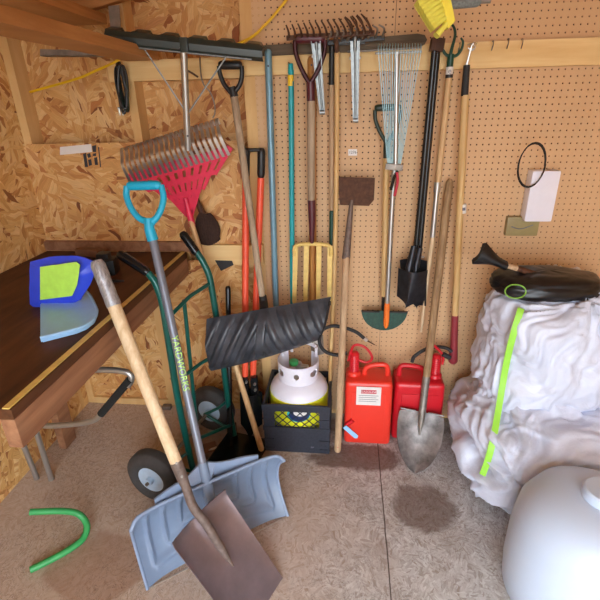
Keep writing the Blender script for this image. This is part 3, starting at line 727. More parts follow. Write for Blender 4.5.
for i in range(20):
    s = (i+.5)/20; a = lerp(rad(0), rad(1), s)+V((0, -.004, -.012)); b = lerp(W(119, 152, Yh), W(219, 121, Yh), s)
    d = (b-a).normalized(); sd = V((1, 0, 0)); wv = (sd-d*sd.dot(d)).normalized(); a = a-d*.02
    mid_ = lerp(a, b, .6)+V((0, -.028, 0)); path = [a, lerp(a, mid_, .5)+V((0, -.004, 0)), mid_, lerp(mid_, b, .6)+V((0, .003, 0)), b+V((0, -.0, 0)), b+d*.012+V((0, .016, 0)), b+d*.008+V((0, .034, 0)), b-d*.012+V((0, .04, 0))]
    path = curve(path, 4)
    bm = NB(); L = len(path)-1
    def fn(u, v): k = min(L, int(round(v*L))); return path[k]+wv*((u-.5)*(.0135 if k < L*.6 else .0135*(1-.55*(k/L-.6)/.4)))
    sheet(bm, fn, 1, L, .0016); obj('tine', bm, 'steel', rk, None, 30)
hb = F(262, 452); ht = W(190, 218, Yh)
bm = NB(); rod(bm, ht, hb+V((0, 0, .008)), .0125, 14, .0145, True); obj('handle', bm, 'handle_ash', rk)

# dark hand broom and knot patch on the blocking
hbm = thing('hand_broom', 'dark brown whisk broom hanging behind the red rake', 'broom', W(210, 225, -.06))
bm = NB(); tube(bm, wl([(192, 188), (198, 203), (203, 214)], -.06), [.01, .012, .017], 12); obj('handle', bm, 'dark_wood', hbm)
a, b, c_, d_ = W(201, 212, -.06), W(209, 214, -.06), W(219, 240, -.05), W(201, 243, -.05)
def fn(u, v): return lerp(lerp(a, b, u), lerp(d_, c_, u), v)+V(((u-.5)*.05*math.sin(PI*min(1, v*1.1)), -.028*math.sin(PI*u)*math.sin(PI*(.15+.8*v))+.002*math.sin(u*60), -.012*math.sin(PI*u)*v))
bm = NB(); sheet(bm, fn, 40, 8, .018); obj('bristles', bm, 'brown_bristle', hbm)
bm = NB(); prism(bm, wl([(215, 260.5), (232, 261), (233.5, 265), (221, 271)], -.045), (0, .0035, 0)); tag(obj('scrap_plate', bm, 'black_rubber'), 'small dark angular plate fixed under the blocking behind the hand truck', 'plate')
a, b = W(228, 286, -.1), F(230, 446)
bm = NB(); rod(bm, a, b, .013, 14, .015, True); bar = tag(obj('black_bar', bm, 'black_gloss'), 'plain black bar standing upright behind the hand truck and black shovel head', 'bar')

# black snow shovel hanging by its D grip
bs = thing('snow_shovel', 'snow shovel hung by a black D grip with ribbed black scoop and worn wood shaft', 'snow shovel', W(265, 305, -.2))
y = -.1
bm = NB(); rod(bm, W(218.5, 65, y), W(242, 65, y), .0165, 14, .0165, True); obj('grip', bm, 'black_plastic', bs)
for pts in ([(219, 66), (220, 74), (224, 84), (231, 93)], [(241.5, 66), (242, 74), (240, 84), (234, 93)]):
    bm = NB(); tube(bm, curve(wl(pts, y), 6), .0095, 10); obj('yoke_arm', bm, 'black_plastic', bs)
bm = NB(); rod(bm, W(231.5, 87, y), W(234.5, 97, y), .015, 14, .0175); obj('collar', bm, 'black_plastic', bs)
se = W(263, 302, -.27)
bm = NB(); rod(bm, W(234, 95, y), se, .0158, 16, .0145); obj('shaft', bm, 'handle_grey', bs)
Y0 = -.33; TL, TR, BL, BR = W(206, 320, Y0), W(331, 298, Y0), W(212, 369, Y0-.01), W(319, 338, Y0-.01)
def fn(u, v):
    # convex scoop, top edge rolled over; ribs splay from the middle
    p = lerp(lerp(TL, TR, u), lerp(BL, BR, u), v); a_ = v*PI*.72+.25
    p += V((0, -.075*math.sin(a_)+.03, 0)); c = abs(u-.47); q = (c*1.15-v*.26)*7.0
    rib = max(0, math.cos(q*2*PI))**.6 if c > .035 else 1
    return p+V((0, -.013*rib*min(1, v*6)*min(1, (1-v)*8), 0))+V((0, 0, -.012*math.sin(PI*u)*v))
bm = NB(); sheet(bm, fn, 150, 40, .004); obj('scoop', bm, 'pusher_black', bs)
bm = NB(); tube(bm, [se+V((0, 0, .03)), se+V((.002, 0, .0)), W(264, 310, -.31)], [.017, .019, .02], 14); obj('socket', bm, 'black_plastic', bs)
bm = NB(); tube(bm, curve([TR+V((-.004, -.01, -.01)), lerp(TR, BR, .5)+V((.004, -.05, 0)), BR+V((0, -.03, .005))], 5), .005, 8); obj('side_rim', bm, 'black_plastic', bs)

# white label and grey bracket behind the shovel
wb = thing('wall_bracket', 'small grey bracket with a white paper label beside the propane tank collar', 'bracket', W(316, 345, -.05))
bm = NB(); prism(bm, wl([(309, 334), (323, 336), (324, 354), (312, 357)], -.05), (0, .008, 0), .001); obj('plate', bm, 'old_steel', wb)
bm = NB(); prism(bm, wl([(312, 335), (321, 333), (321, 345), (313, 343)], -.056), (0, .002, 0)); obj('label', bm, 'white_label', wb)

# orange clamshell digger standing on the floor
od = thing('clamshell_digger', 'clamshell hole digger with orange-red poles and black grips behind the shovel', 'post hole digger', F(250, 440))
for (t0, g1, b1, yy) in (((246, 148), (245.8, 178), (245, 380), -.09), ((261.5, 148), (261, 178), (252.8, 380), -.075)):
    A, G, Bq = W(*t0, yy), W(*g1, yy), W(*b1, yy-.14)
    bm = NB(); rod(bm, A, G, .0175, 16, .0175, True); obj('grip', bm, 'black_plastic', od)
    bm = NB(); rod(bm, G, Bq, .0158, 16); obj('pole', bm, 'orange_red', od)
bm = NB(); rod(bm, W(247, 150, -.085), W(261, 150, -.08), .008, 10); obj('cross_stop', bm, 'black_plastic', od)
for px in (245, 254):
    a, b = W(px, 376, -.23), W(px+1, 396, -.24); bm = NB(); box(bm, (a+b)/2, (.034, .03, (a-b).length), None, .005); obj('socket', bm, 'black_gloss', od)
for p in ((246, 383), (254.5, 385), (255, 391)):
    bm = NB(); q = W(*p, -.262); rod(bm, q+V((0, .012, 0)), q, .0065, 10, .005); obj('bolt', bm, 'steel', od)
obj('blade', clam((240, 392), (262, 392), (241, 424), (262, 424), (251, 437), -.24, .035, 0), 'black_gloss', od)
obj('blade', clam((241, 392), (261, 392), (242, 420), (261, 420), (252, 431), -.2, -.035, 0), 'black_gloss', od)

# ------------------------------------------------------------------ propane tank in milk crate
x0, x1, yf, yb_ = -.39, -.065, -.33, -.015; zc = .285
cr = thing('milk_crate', 'black plastic milk crate holding the propane tank', 'crate', ((x0+x1)/2, -.17, 0))
bm = NB()
for (a, b) in ((zc-.035, zc), (.135, .155), (.0, .14)):
    if b == .14:
        bx(bm, x0, x1, yf, yf+.008, 0, .14, .002)
    else:
        bx(bm, x0-.004, x1+.004, yf-.005, yf+.008, a, b, .002)
bx(bm, x0, x0+.055, yf, yf+.008, .14, zc-.02, .001); bx(bm, x1-.05, x1, yf, yf+.008, .14, zc-.02, .001)
for a in (.075, .02, .2): bx(bm, x0-.004, x0+.05, yf-.004, yf, a, a+.006); bx(bm, x1-.05, x1+.004, yf-.004, yf, a, a+.006)
obj('front_panel', bm, 'crate_plastic', cr, None, 0)
bm = NB(); wx0, wx1, wz0, wz1 = x0+.053, x1-.048, .15, zc-.033                 # diagonal lattice in the window
for k in range(-4, 10):
    for s in (-1, 1):
        ax = wx0+k*.043; pa, pb = (ax, wz0), (ax+s*(wz1-wz0), wz1)
        (xa, za), (xb2, zb) = pa, pb
        def clip(x, z, xo, zo):
            for lim, lo in ((wx0, True), (wx1, False)):
                if (x < lim) == lo and x != lim and ((xo < lim) != lo or xo == lim):
                    f = (lim-x)/(xo-x); x, z = lim, z+(zo-z)*f
                elif (x < lim) == lo and x != lim: return None
            return x, z
        p1 = clip(xa, za, xb2, zb); p2 = clip(xb2, zb, xa, za)
        if p1 and p2 and abs(p1[0]-p2[0]) > .004: rod(bm, (p1[0], yf+.004, p1[1]), (p2[0], yf+.004, p2[1]), .0026, 6)
obj('lattice', bm, 'crate_plastic', cr)
for (nm, xx) in (('side_panel', x0), ('side_panel', x1-.008)):
    bm = NB(); bx(bm, xx, xx+.008, yf+.009, yb_, 0, .13, .001); bx(bm, xx-.003, xx+.011, yf+.009, yb_, zc-.035, zc, .002)
    for k in range(6): bx(bm, xx+.001, xx+.007, yf+.02+k*.055, yf+.035+k*.055, .12, zc-.03)
    obj(nm, bm, 'crate_plastic', cr, None, 0)
bm = NB(); bx(bm, x0+.009, x1-.009, yb_-.008, yb_, 0, .13, .001); bx(bm, x0+.009, x1-.009, yb_-.01, yb_, zc-.035, zc, .002)
for k in range(6): bx(bm, x0+.02+k*.055, x0+.035+k*.055, yb_-.007, yb_-.001, .12, zc-.03)
obj('back_panel', bm, 'crate_plastic', cr, None, 0)
obj('base', bx(NB(), x0+.009, x1-.009, yf+.009, yb_-.011, 0, .008), 'crate_plastic', cr, None, 0)
obj('mark', text_bm('PP', .016, (x1-.085, yf-.0008, .035), (1, 0, 0), (0, 0, 1), .0003), 'text_grey', cr, None, 0)

tx, ty, R_ = (x0+x1)/2, -.172, .148
tk = thing('propane_tank', 'white propane tank with a yellow label band standing in the crate', 'gas tank', (tx, ty, .009))
bm = NB(); prof = [(.09, .012), (.1, .012), (.12, .03), (R_-.012, .05), (R_, .085)]+[(R_, .1+.02*k) for k in range(9)]
prof += [(R_*math.cos(a)**.75, .275+.092*math.sin(a)) for a in [PI/2*k/14 for k in range(1, 13)]]+[(.045, .366), (.03, .372), (.0, .373)]
lathe(bm, prof, (tx, ty, 0), None, 64); obj('shell', bm, 'tank_white', tk)
bm = NB(); lathe(bm, [(R_+.0004, .1), (R_+.001, .1), (R_+.001, .285), (R_-.001, .2855), (R_-.001, .1)], (tx, ty, 0), None, 64); obj('label_band', bm, 'label_yellow', tk, 'yellow warning label band')
def wrap(px, z, off=.003):
    an = -PI/2+px/R_; return V((tx+math.cos(an)*(R_+off), ty+math.sin(an)*(R_+off), z))
def disc_on_tank(cx, cz, rx, rz, off, mat, nm):
    bm = NB(); sheet(bm, lambda u, v: wrap(cx+rx*v*math.cos(2*PI*u), cz+rz*v*math.sin(2*PI*u)+1e-5*u, off), 28, 3, .0008)
    obj(nm, bm, mat, tk)
disc_on_tank(.012, .222, .058, .04, .0035, 'emblem_teal', 'emblem'); disc_on_tank(.014, .22, .05, .034, .0046, 'emblem_navy', 'emblem_ring'); disc_on_tank(.02, .238, .032, .02, .0057, 'white_label', 'emblem_centre')
bm = NB()                                                            # collar: ring with cut-outs, opened at the back
Rc = .098; gaps = [(-PI/2-.95, .26, .395, .43), (-PI/2, .14, .398, .428), (-PI/2+.95, .26, .395, .43)]
def keep(u, v):
    an = -PI/2-2.5+5.0*u; z = .358+.1*v
    if z > .444 and abs(an+PI/2) > 1.95: return True
    for (c, w_, z0_, z1_) in gaps:
        if ((an-c)/w_)**2+((z-(z0_+z1_)/2)/((z1_-z0_)/2))**2 < 1: return False
    return True
sheet(bm, lambda u, v: V((tx+Rc*(1+.03*v)*math.cos(-PI/2-2.5+5.0*u), ty+Rc*(1+.03*v)*math.sin(-PI/2-2.5+5.0*u), .352+.1*v)), 120, 16, .004, keep); obj('collar', bm, 'tank_white', tk)
bm = NB()
for an in (-PI/2-2.35, -PI/2-2.1, PI/2+.45+.0, -PI/2+2.1):
    rod(bm, (tx+Rc*math.cos(an), ty+Rc*math.sin(an), .44), (tx+Rc*math.cos(an)*1.03, ty+Rc*math.sin(an)*1.03, .49), .008, 8)
tube(bm, curve([(tx+Rc*1.03*math.cos(a), ty+Rc*1.03*math.sin(a), .49) for a in [PI/2-.95+1.9*k/10 for k in range(11)]], 3), .009, 10); obj('carry_rim', bm, 'tank_white', tk)
bm = NB(); rod(bm, (tx, ty, .365), (tx, ty, .43), .017, 14); rod(bm, (tx, ty, .41), (tx+.05, ty-.01, .41), .013, 12); obj('valve', bm, 'steel', tk)
bm = NB(); lathe(bm, [(.0, -.01), (.02, -.01), (.024, 0), (.022, .014), (.0, .018)], (tx-.02, ty-.02, .438), None, 16); obj('valve_knob', bm, 'green_bright', tk)

# ------------------------------------------------------------------ fuel cans
def fuel_can(x0, x1, yf, H, mat, neck_right, label, lean=0):
    cx = (x0+x1)/2; dp = .155; t_ = thing('fuel_can', label, 'fuel can', (cx, yf+dp/2, 0), 'red fuel cans against the pegboard'); s = 1 if neck_right else -1
    bm = NB(); box(bm, (cx, yf+dp/2, H/2+.001), (x1-x0, dp, H), None, .034, 5)
    for v in bm.verts:                                                # slight taper to the top, shoulder falls to the neck side
        k = max(0, v.co.z/H); v.co.x = cx+(v.co.x-cx)*(1-.03*k)
    obj('body', bm, mat, t_)
    bm = NB(); box(bm, (cx, yf-.001, H*.46), (x1-x0-.075, .006, H*.74), None, .002, 2); obj('recessed_face', bm, mat, t_)
    nx = cx+s*((x1-x0)/2-.045)
    bm = NB(); lathe(bm, [(.034, H-.006), (.034, H+.012), (.028, H+.02), (.024, H+.022)], (nx, yf+dp/2, 0), None, 24); obj('neck', bm, mat, t_)
    bm = NB(); pr = []
    for k in range(9): pr += [(.021, H+.02+k*.011), (.024, H+.0225+k*.011), (.024, H+.0265+k*.011)]
    lathe(bm, pr+[(.015, H+.125), (.001, H+.127)], (nx, yf+dp/2, 0), None, 24); obj('spout_cap', bm, 'can_red_dark', t_)
    hx0, hx1 = cx-s*((x1-x0)/2-.028), cx+s*((x1-x0)/2-.105)
    bm = NB(); tube(bm, curve([(hx0, yf+dp/2, H-.008), (hx0, yf+dp/2, H+.038), (hx0+s*.02, yf+dp/2, H+.058), (hx1-s*.02, yf+dp/2, H+.05), (hx1+s*.005, yf+dp/2, H+.03), (hx1+s*.008, yf+dp/2, H-.008)], 7), .0125, 12); obj('handle', bm, mat, t_)
    return t_, nx, dp
fc, nx, dp = fuel_can(.005, .24, -.25, .375, 'can_red', False, 'red fuel can with a white sticker, the left of the two')
bm = NB(); z0 = W(365, 405, -.256).z; z1 = W(365, 387, -.256).z; xa = W(356.3, 396, -.256).x; xb3 = W(381, 396, -.256).x
bx(bm, xa, xb3, -.2565, -.2545, z0, z1); obj('sticker', bm, 'white_label', fc, None, 0)
bm = NB(); bx(bm, xa+.022, xb3-.022, -.2572, -.2563, z1-.037, z1-.016); obj('sticker_banner', bm, 'label_red', fc, None, 0)
obj('sticker_print', text_bm('GASOLINE', .0165, ((xa+xb3)/2, -.2576, z1-.0265), (1, 0, 0), (0, 0, 1), .0002), 'white_label', fc, None, 0)
bm = NB()
for k in range(4): bx(bm, xa+.012, xb3-.012-.01*(k % 2), -.2571, -.2563, z1-.05-k*.011, z1-.0475-k*.011)
obj('sticker_lines', bm, 'text_grey', fc, None, 0)
bm = NB(); rod(bm, W(346, 425, -.255), W(353, 420, -.255), .012, 12); obj('vent_boss', bm, 'can_red_dark', fc)
bm = NB(); a, b = W(344.5, 427, -.275), W(356.5, 437.5, -.27); d = (b-a).normalized(); w_ = V((-d.z, 0, d.x)); prism(bm, [a-w_*.012, b-w_*.012, b+d*.008, b+w_*.012, a+w_*.012], (0, .006, 0), .002); obj('opener_key', bm, 'sky_plastic', fc)
bm = NB(); zb = .375
tube(bm, curve([(nx-.03, -.175, zb+.075), (nx-.005, -.175, zb+.16), (nx+.05, -.18, zb+.155), (nx+.085, -.18, zb+.1), (nx+.06, -.175, zb+.07), (nx+.02, -.172, zb+.08)], 6), .0065, 10); obj('spout_bail', bm, 'can_red_dark', fc)
# black filler hose looped behind the handles of scraper and rake
bm = NB(); q = wl([(347, 353), (338, 355), (326, 352), (319.5, 343), (322, 331), (332, 326), (345, 328), (356, 332), (365, 339)], -.14)
tube(bm, curve(q, 8), .0088, 10); hs = thing('filler_hose', 'black rubber filler hose looped from the left fuel can', 'hose', q[0]); obj('hose', bm, 'black_rubber', hs)
bm = NB(); rod(bm, W(364, 338, -.14), W(367, 340.5, -.14), .0095, 10); obj('clamp', bm, 'steel', hs)
bm = NB(); rod(bm, W(367, 340.5, -.14), W(375, 345, -.135), .004, 8, .002); obj('nozzle', bm, 'dark_wood', hs)
fc2, nx2, dp = fuel_can(.25, .497, -.2, .345, 'can_red_dark', True, 'darker red fuel can behind the round-point shovel, the right of the two')
bm = NB(); zb = .345
tube(bm, curve([(nx2+.03, -.13, zb+.075), (nx2+.025, -.13, zb+.13), (nx2-.03, -.13, zb+.185), (nx2-.05, -.13, zb+.175), (nx2-.035, -.125, zb+.1)], 6), .0065, 10); obj('spout_bail', bm, 'can_red_dark', fc2)
bm = NB(); q = wl([(452, 352, -.13), (446, 348, -.12), (436, 347), (424, 350), (414, 357), (412, 362)], -.1); tube(bm, curve(q, 8), .0088, 10)
tag(obj('filler_hose', bm, 'black_rubber'), 'black rubber filler hose arched behind the right fuel can', 'hose')
bm = NB(); rod(bm, W(443, 354, -.14), W(450, 358, -.14), .012, 12); obj('pump_knob', bm, 'black_rubber', fc2)

# ------------------------------------------------------------------ round-point shovel
rs = thing('round_point_shovel', 'round-point shovel leaning blade down, weathered brown handle and dirty steel blade', 'shovel', F(416, 474))
tip = F(415, 475)+V((0, 0, .004)); topp = W(450, 179, -.035); ctrb = W(422, 412, -.24)
ax = (ctrb-tip); L = ax.length; axn = ax.normalized(); sd = V((1, -.05, 0)); sd = (sd-axn*sd.dot(axn)).normalized(); nrm = axn.cross(sd); nrm = nrm if nrm.y < 0 else -nrm
def half(v):   # half width along the blade: 0 tip .. 1 shoulder
    pts = [(0, .0), (.08, .035), (.2, .066), (.35, .09), (.55, .108), (.8, .114), (.95, .112), (1, .108)]
    for (a, b), (c, d) in zip(pts, pts[1:]):
        if v <= c: return b+(d-b)*(v-a)/(c-a)
    return pts[-1][1]
def fn(u, v):
    s = (u-.5)*2; h = half(v)*.97; dish = .03*(1-s*s)*math.sin(PI*min(1, .15+v*.8)); crease = .016*math.exp(-(s*4)**2)*max(0, (v-.45)/.55)
    return tip+axn*(L*v-.01*s*s*v)+sd*(s*h)-nrm*dish+nrm*(crease)+nrm*.012*(1 if False else 0)
bm = NB(); sheet(bm, fn, 28, 30, .0025); obj('blade', bm, 'dirty_steel', rs)
hb_ = W(426.5, 376, -.2)
bm = NB(); tube(bm, [lerp(tip, ctrb, .62)+nrm*.0, lerp(tip, ctrb, .85)+nrm*.008, ctrb+nrm*.01, lerp(ctrb, hb_, .5), hb_], [.004, .014, .0175, .018, .0185], 16); obj('socket', bm, 'old_steel', rs)
bm = NB(); tube(bm, [lerp(hb_, ctrb, .2), hb_, lerp(hb_, topp, .5), lerp(hb_, topp, .93), lerp(hb_, topp, .985), topp], [.016, .018, .0185, .0185, .016, .008], 16); obj('handle', bm, 'handle_brown', rs)
bm = NB()
for s in (-1, 1): rod(bm, tip+axn*L+sd*(s*.03), tip+axn*L+sd*(s*.104), .005, 8)
obj('foot_tread', bm, 'dirty_steel', rs)

# ------------------------------------------------------------------ hand truck
WLc, WRc = V((-.817, -.661, .13)), V((-.70, -.175, .13)); a_ = (WRc-WLc).normalized(); f_ = V((a_.y, -a_.x, 0))
ht_ = thing('hand_truck', 'green tube hand truck with black grips and two pneumatic wheels', 'hand truck', (WLc+WRc)/2-V((0, 0, .13)))
def wheel(c, sgn):
    m = frame_to(a_, (0, 0, 1))
    w = thing('wheel', None, None, (0, 0, 0)); w.parent = ht_; w.location = c-V(ht_.location)
    bm = NB(); pr = []
    for k in range(33):
        an = 2*PI*k/32; r = .128-.038+.038*math.cos(an)*(1.0); z = .042*math.sin(an)
        if abs(z) < .026 and r > .1: r = .1285-.0025*(1 if abs((z*1000) % 9-4.5) < 1.2 else 0)
        pr.append((r, z))
    rings = []; seg = 56
    for r, z in pr[:-1]: rings.append([bm.verts.new(c+m @ V((r*math.cos(2*PI*k/seg), r*math.sin(2*PI*k/seg), z))) for k in range(seg)])
    for i in range(len(rings)):
        p, q = rings[i], rings[(i+1) % len(rings)]
        for k in range(seg): bm.faces.new((p[k], p[(k+1) % seg], q[(k+1) % seg], q[k]))
    obj('tire', bm, 'tire_rubber', w)
    bm = NB(); lathe(bm, [(.066, -.03), (.07, -.03), (.066, -.02), (.05, -.012), (.03, -.012), (.03, .012), (.05, .012), (.066, .02), (.07, .03), (.066, .03), (.064, .022), (.001, .02)][:9]+[(.066, .031), (.001, .026)], c, m, 36)
    obj('rim', bm, 'rim_white', w)
    bm = NB(); rod(bm, c-a_*.05, c+a_*.05, .017, 16); obj('hub', bm, 'rim_white', w)
    bm = NB(); rod(bm, c-a_*.062, c+a_*.06, .007, 12); obj('axle_end', bm, 'old_steel', w)
    bm = NB()
    for k in range(5):
        an = 2*PI*k/5+.4; q = c+m @ V((.042*math.cos(an), .042*math.sin(an), 0)); rod(bm, q-a_*.017, q+a_*.017, .006, 8)
    obj('rim_bolt', bm, 'old_steel', w)
wheel(WLc, -1); wheel(WRc, 1)
bm = NB(); rod(bm, WLc, WRc, .009, 12); obj('axle', bm, 'old_steel', ht_)
b1 = WLc+a_*.14+f_*.10; b1.z = .03; b2 = WRc-a_*.05+f_*.15; b2.z = .03
P1 = lambda px, py: hit(px, py, b1, a_)
P2 = lambda px, py: hit(px, py, b2, a_)
r1 = [b1, P1(189, 452), P1(178, 400), P1(170, 350), P1(164, 312), P1(161, 298), P1(156, 284), P1(150, 275), P1(145, 270)]
bm = NB(); tube(bm, curve(r1, 6), .0145, 14); obj('rail', bm, 'green_truck', ht_)
r2 = [b2, P2(228, 400), P2(219, 335), P2(212, 290), P2(209, 275), P2(203, 262), P2(198, 254), P2(195, 250)]
bm = NB(); tube(bm, curve(r2, 6), .0145, 14); obj('rail', bm, 'green_truck', ht_)
bm = NB(); rod(bm, P1(150, 274), P1(118, 253), .0185, 16, .019, True); obj('grip', bm, 'black_gloss', ht_)
bm = NB(); rod(bm, P2(198, 255), P2(181.5, 232), .0185, 16, .019, True); obj('grip', bm, 'black_gloss', ht_)
def between(pa, pb, sag, r=.0085, nm='crossbar'):
    m_ = lerp(pa, pb, .5)+sag; bm = NB(); tube(bm, curve([pa, lerp(pa, m_, .6), m_, lerp(m_, pb, .4), pb], 6), r, 10); obj(nm, bm, 'green_truck', ht_); return m_
m1 = between(P1(168, 318), P2(210.5, 283), V((0, 0, .015)))
m2 = between(P1(181, 378), P2(222, 352), V((0, 0, .01)))
between(P1(195, 440), P2(233, 424), V((0, 0, 0)))
bm = NB(); q1 = hit(184, 300, lerp(b1, b2, .45), a_); q2 = hit(198, 440, lerp(b1, b2, .45), a_); rod(bm, q1, q2, .009, 10); obj('centre_bar', bm, 'green_truck', ht_)
for (c, bb_, pp) in ((WLc+a_*.06, b1, P1), (WRc-a_*.06, b2, P2)):
    bm = NB(); tube(bm, [c-f_*.01, lerp(c, r1[1] if pp is P1 else r2[1], .5)+f_*.01, (r1[1] if pp is P1 else r2[1])], .008, 10); rod(bm, c, V((bb_.x, bb_.y, .05)), .008, 10); obj('axle_brace', bm, 'green_truck', ht_)
tpc = (b1+b2)/2+f_*.115; m = Matrix((f_, a_, V((0, 0, 1)))).transposed()
bm = NB(); box(bm, V((tpc.x, tpc.y, .006)), (.2, .40, .006), m, .002); box(bm, V((tpc.x, tpc.y, .04))-f_*.1, (.006, .40, .07), m, .002); obj('toe_plate', bm, 'black_gloss', ht_)
cc = F(207, 448, .015); bm = NB(); box(bm, cc+V((0, 0, 0)), (.1, .07, .004), Matrix.Rotation(.5, 3, 'Z'), .001)
tag(obj('cardboard_scrap', bm, 'brown_card', smooth=0), 'scrap of brown cardboard lying between the hand truck wheels', 'cardboard')
bm = NB(); c = F(213, 449, .02); prism(bm, [c+V(p) for p in ((-.02, -.012, 0), (.0, -.008, 0), (.024, .012, 0), (.012, .016, 0), (-.01, .002, 0))], (0, 0, .003)); tag(obj('paper_scrap', bm, 'white_label'), 'tiny white scrap on the cardboard beside the hand truck', 'paper')

# ------------------------------------------------------------------ blue-grey snow pusher with cyan D grip
PA, PB_, PC, PD = V((-.726, -1.049, .309)), V((-.245, -.684, .311)), V((-.242, -.686, .002)), V((-.724, -1.051, .002))
ee = (PB_-PA).normalized(); nn = V((ee.y, -ee.x, 0))                  # nn points to the viewer
sp = thing('snow_pusher', 'wide blue-grey snow shovel standing on the floor with a cyan D grip', 'snow shovel', ((PC+PD)/2))
wd = (PB_-PA).length
def fn(u, v):
    # v 0 top .. 1 bottom; concave dish facing the viewer with embossed chevron ribs
    s = (u-.5)*2; flare = 1+.03*math.sin(PI*v*.5); z = .31*(1-v)
    ctr = (PC+PD)/2; p = ctr+ee*(s*wd/2*(1-.025*v))+V((0, 0, z+.003)); dish = .075*math.sin(PI*v)**.9
    p -= nn*(dish+.0-.025*(v-.5)); p += nn*.028*abs(s)**6
    z_ = abs(s); rib = 0
    for c0, vb in ((.84, .88), (.62, .74), (.40, .60)):
        k = (z_-c0+.05*(vb-v))/.026; e1 = min(1, max(0, (vb+.02-v)/.05))*min(1, max(0, (v-.10)/.08))
        k2 = (v-vb+.12*(c0-z_))/.034; e2 = min(1, max(0, (c0+.01-z_)/.03))*min(1, max(0, (z_-c0+(.62 if c0 > .8 else .24))/.05))
        rib = max(rib, .012*math.exp(-k*k)*e1, .012*math.exp(-k2*k2)*e2)
    return p+nn*rib+V((0, 0, -.03*max(0, z_-.93)/.07*(1-v)**3))
bm = NB(); sheet(bm, fn, 150, 60, .004); obj('blade', bm, 'pusher_blue', sp)
bm = NB(); tube(bm, [fn(k/40, 0) for k in range(41)], .0065, 8); obj('top_rim', bm, 'pusher_blue_light', sp)
for u in (0, 1):
    bm = NB(); tube(bm, [fn(u, k/16) for k in range(17)], .006, 8); obj('side_rim', bm, 'pusher_blue_light', sp)
bm = NB(); a, b = fn(.01, 1), fn(.99, 1); tube(bm, [a, b], .003, 6); obj('wear_strip', bm, 'steel', sp)
gp = V((-.805, -.375, 1.115)); sb_ = (PC+PD)/2+V((0, 0, .30))-nn*.02
gp = W(152.5, 238, -.55)
q0 = hit(207, 484, sb_, V((0, 0, 1)).cross(gp-sb_).cross(gp-sb_))
bm = NB(); rod(bm, q0, gp, .0155, 16); obj('shaft', bm, 'shaft_grey', sp)
ddp = (q0-gp).normalized()
bm = NB(); st_ = q0-ddp*.085; tube(bm, [st_, q0, q0+ddp*.06, fn(.5, .35)-nn*.012, fn(.5, .7)-nn*.0], [.018, .019, .021, .022, .010], 16); obj('socket', bm, 'pusher_blue', sp)
for s in (-1, 1):                                                     # back wings rising to the socket
    ed_ = fn(.5+s*.34, 0)-nn*.012; pk = st_+ee*(s*.010)+ddp*.006
    up_ = [ed_+V((0, 0, .018)), lerp(ed_, pk, .3)+V((0, 0, .012)), lerp(ed_, pk, .55)-V((0, 0, .0)), lerp(ed_, pk, .78)-V((0, 0, .004)), lerp(ed_, pk, .92)+V((0, 0, .0)), pk]
    lo_ = [fn(.5+s*.03, .1)-nn*.012, fn(.5+s*.34, 0)-nn*.012-V((0, 0, .02))]
    bm = NB(); prism(bm, curve(up_, 4)+[pk+ddp*.09]+lo_, -nn*.008, .001); obj('wing', bm, 'pusher_blue_light', sp, None, 30)
# D grip
g0 = gp; up = (gp-q0).normalized(); sx_ = (W(165, 185, -.52)-W(126, 185, -.52)).normalized(); up = (up-sx_*up.dot(sx_)).normalized()
T1, T2 = W(127, 186, -.50), W(161, 185, -.50); fk_ = W(148, 222, -.54)
bm = NB(); rod(bm, T1, T2, .0165, 16, .0165, True); obj('grip', bm, 'cyan_grip', sp)
for pts in ([T1, W(126.5, 196, -.51), W(131, 208, -.525), W(139, 218, -.535), fk_], [T2, W(163.5, 197, -.51), W(161.5, 208, -.525), W(157, 217, -.535), W(152, 222, -.54)]):
    bm = NB(); tube(bm, curve(pts, 6), [.0115]*20+[.0125]*5, 12); obj('yoke_arm', bm, 'cyan_grip', sp)
bm = NB(); prism(bm, [W(139, 216.5, -.537), W(148, 220, -.54), W(158, 215.5, -.537), W(154, 226, -.545), W(146, 227, -.545)], (0, .008, 0), .002); obj('web', bm, 'cyan_grip', sp)
bm = NB(); tube(bm, [W(148.5, 218, -.54), W(149.5, 229, -.547), lerp(gp, q0, .01)], [.016, .0185, .0205], 16); obj('collar', bm, 'cyan_grip', sp)
a = lerp(gp, q0, .5); va = (CAM-a).normalized(); va = (va-ddp*va.dot(ddp)).normalized()
qa, qb = hit(179.5, 338, gp, va), hit(188.5, 386, gp, va); mm = lerp(qa, qb, .5); mm = gp+ddp*(mm-gp).dot(ddp)+va*.0163
tb = text_bm('YARDWORKS', .034, mm, ddp, ddp.cross(va)*-1, .0004)
obj('lettering', tb, 'text_green', sp, 'green lettering reading YARDWORKS', 0)

# ------------------------------------------------------------------ square-point shovel in front
A_, B_, C_, D_ = V((-.546, -1.135, .328)), V((-.434, -.905, .325)), V((-.213, -.994, .006)), V((-.313, -1.212, .010))
ss = thing('square_shovel', 'square-blade steel shovel in front with a duct-taped pale wood handle', 'shovel', (C_+D_)/2)
wv = (B_-A_).normalized(); lv = (C_-B_).normalized(); nv = wv.cross(lv); nv = nv if nv.dot(CAM-A_) > 0 else -nv
def fn(u, v):
    s = (u-.5)*2; p = lerp(lerp(A_, B_, u), lerp(D_, C_, u), v)
    lip = .012*abs(s)**5*(1-.75*v); dish = -.012*(1-s*s)*(1-v*.6)
    ridge = .016*math.exp(-(s*5.5)**2)*max(0, 1-v/.55); heel = .010*max(0, 1-v/.08)**2*(1-math.exp(-(s*3)**2)*1.0)
    return p+nv*(lip+dish+ridge+heel)+lv*(.012*(1-abs(s)**2)*(v-.5)*2*.5 if v > .5 else -.0)
bm = NB(); sheet(bm, fn, 48, 44, .003); obj('blade', bm, 'blade_steel', ss)
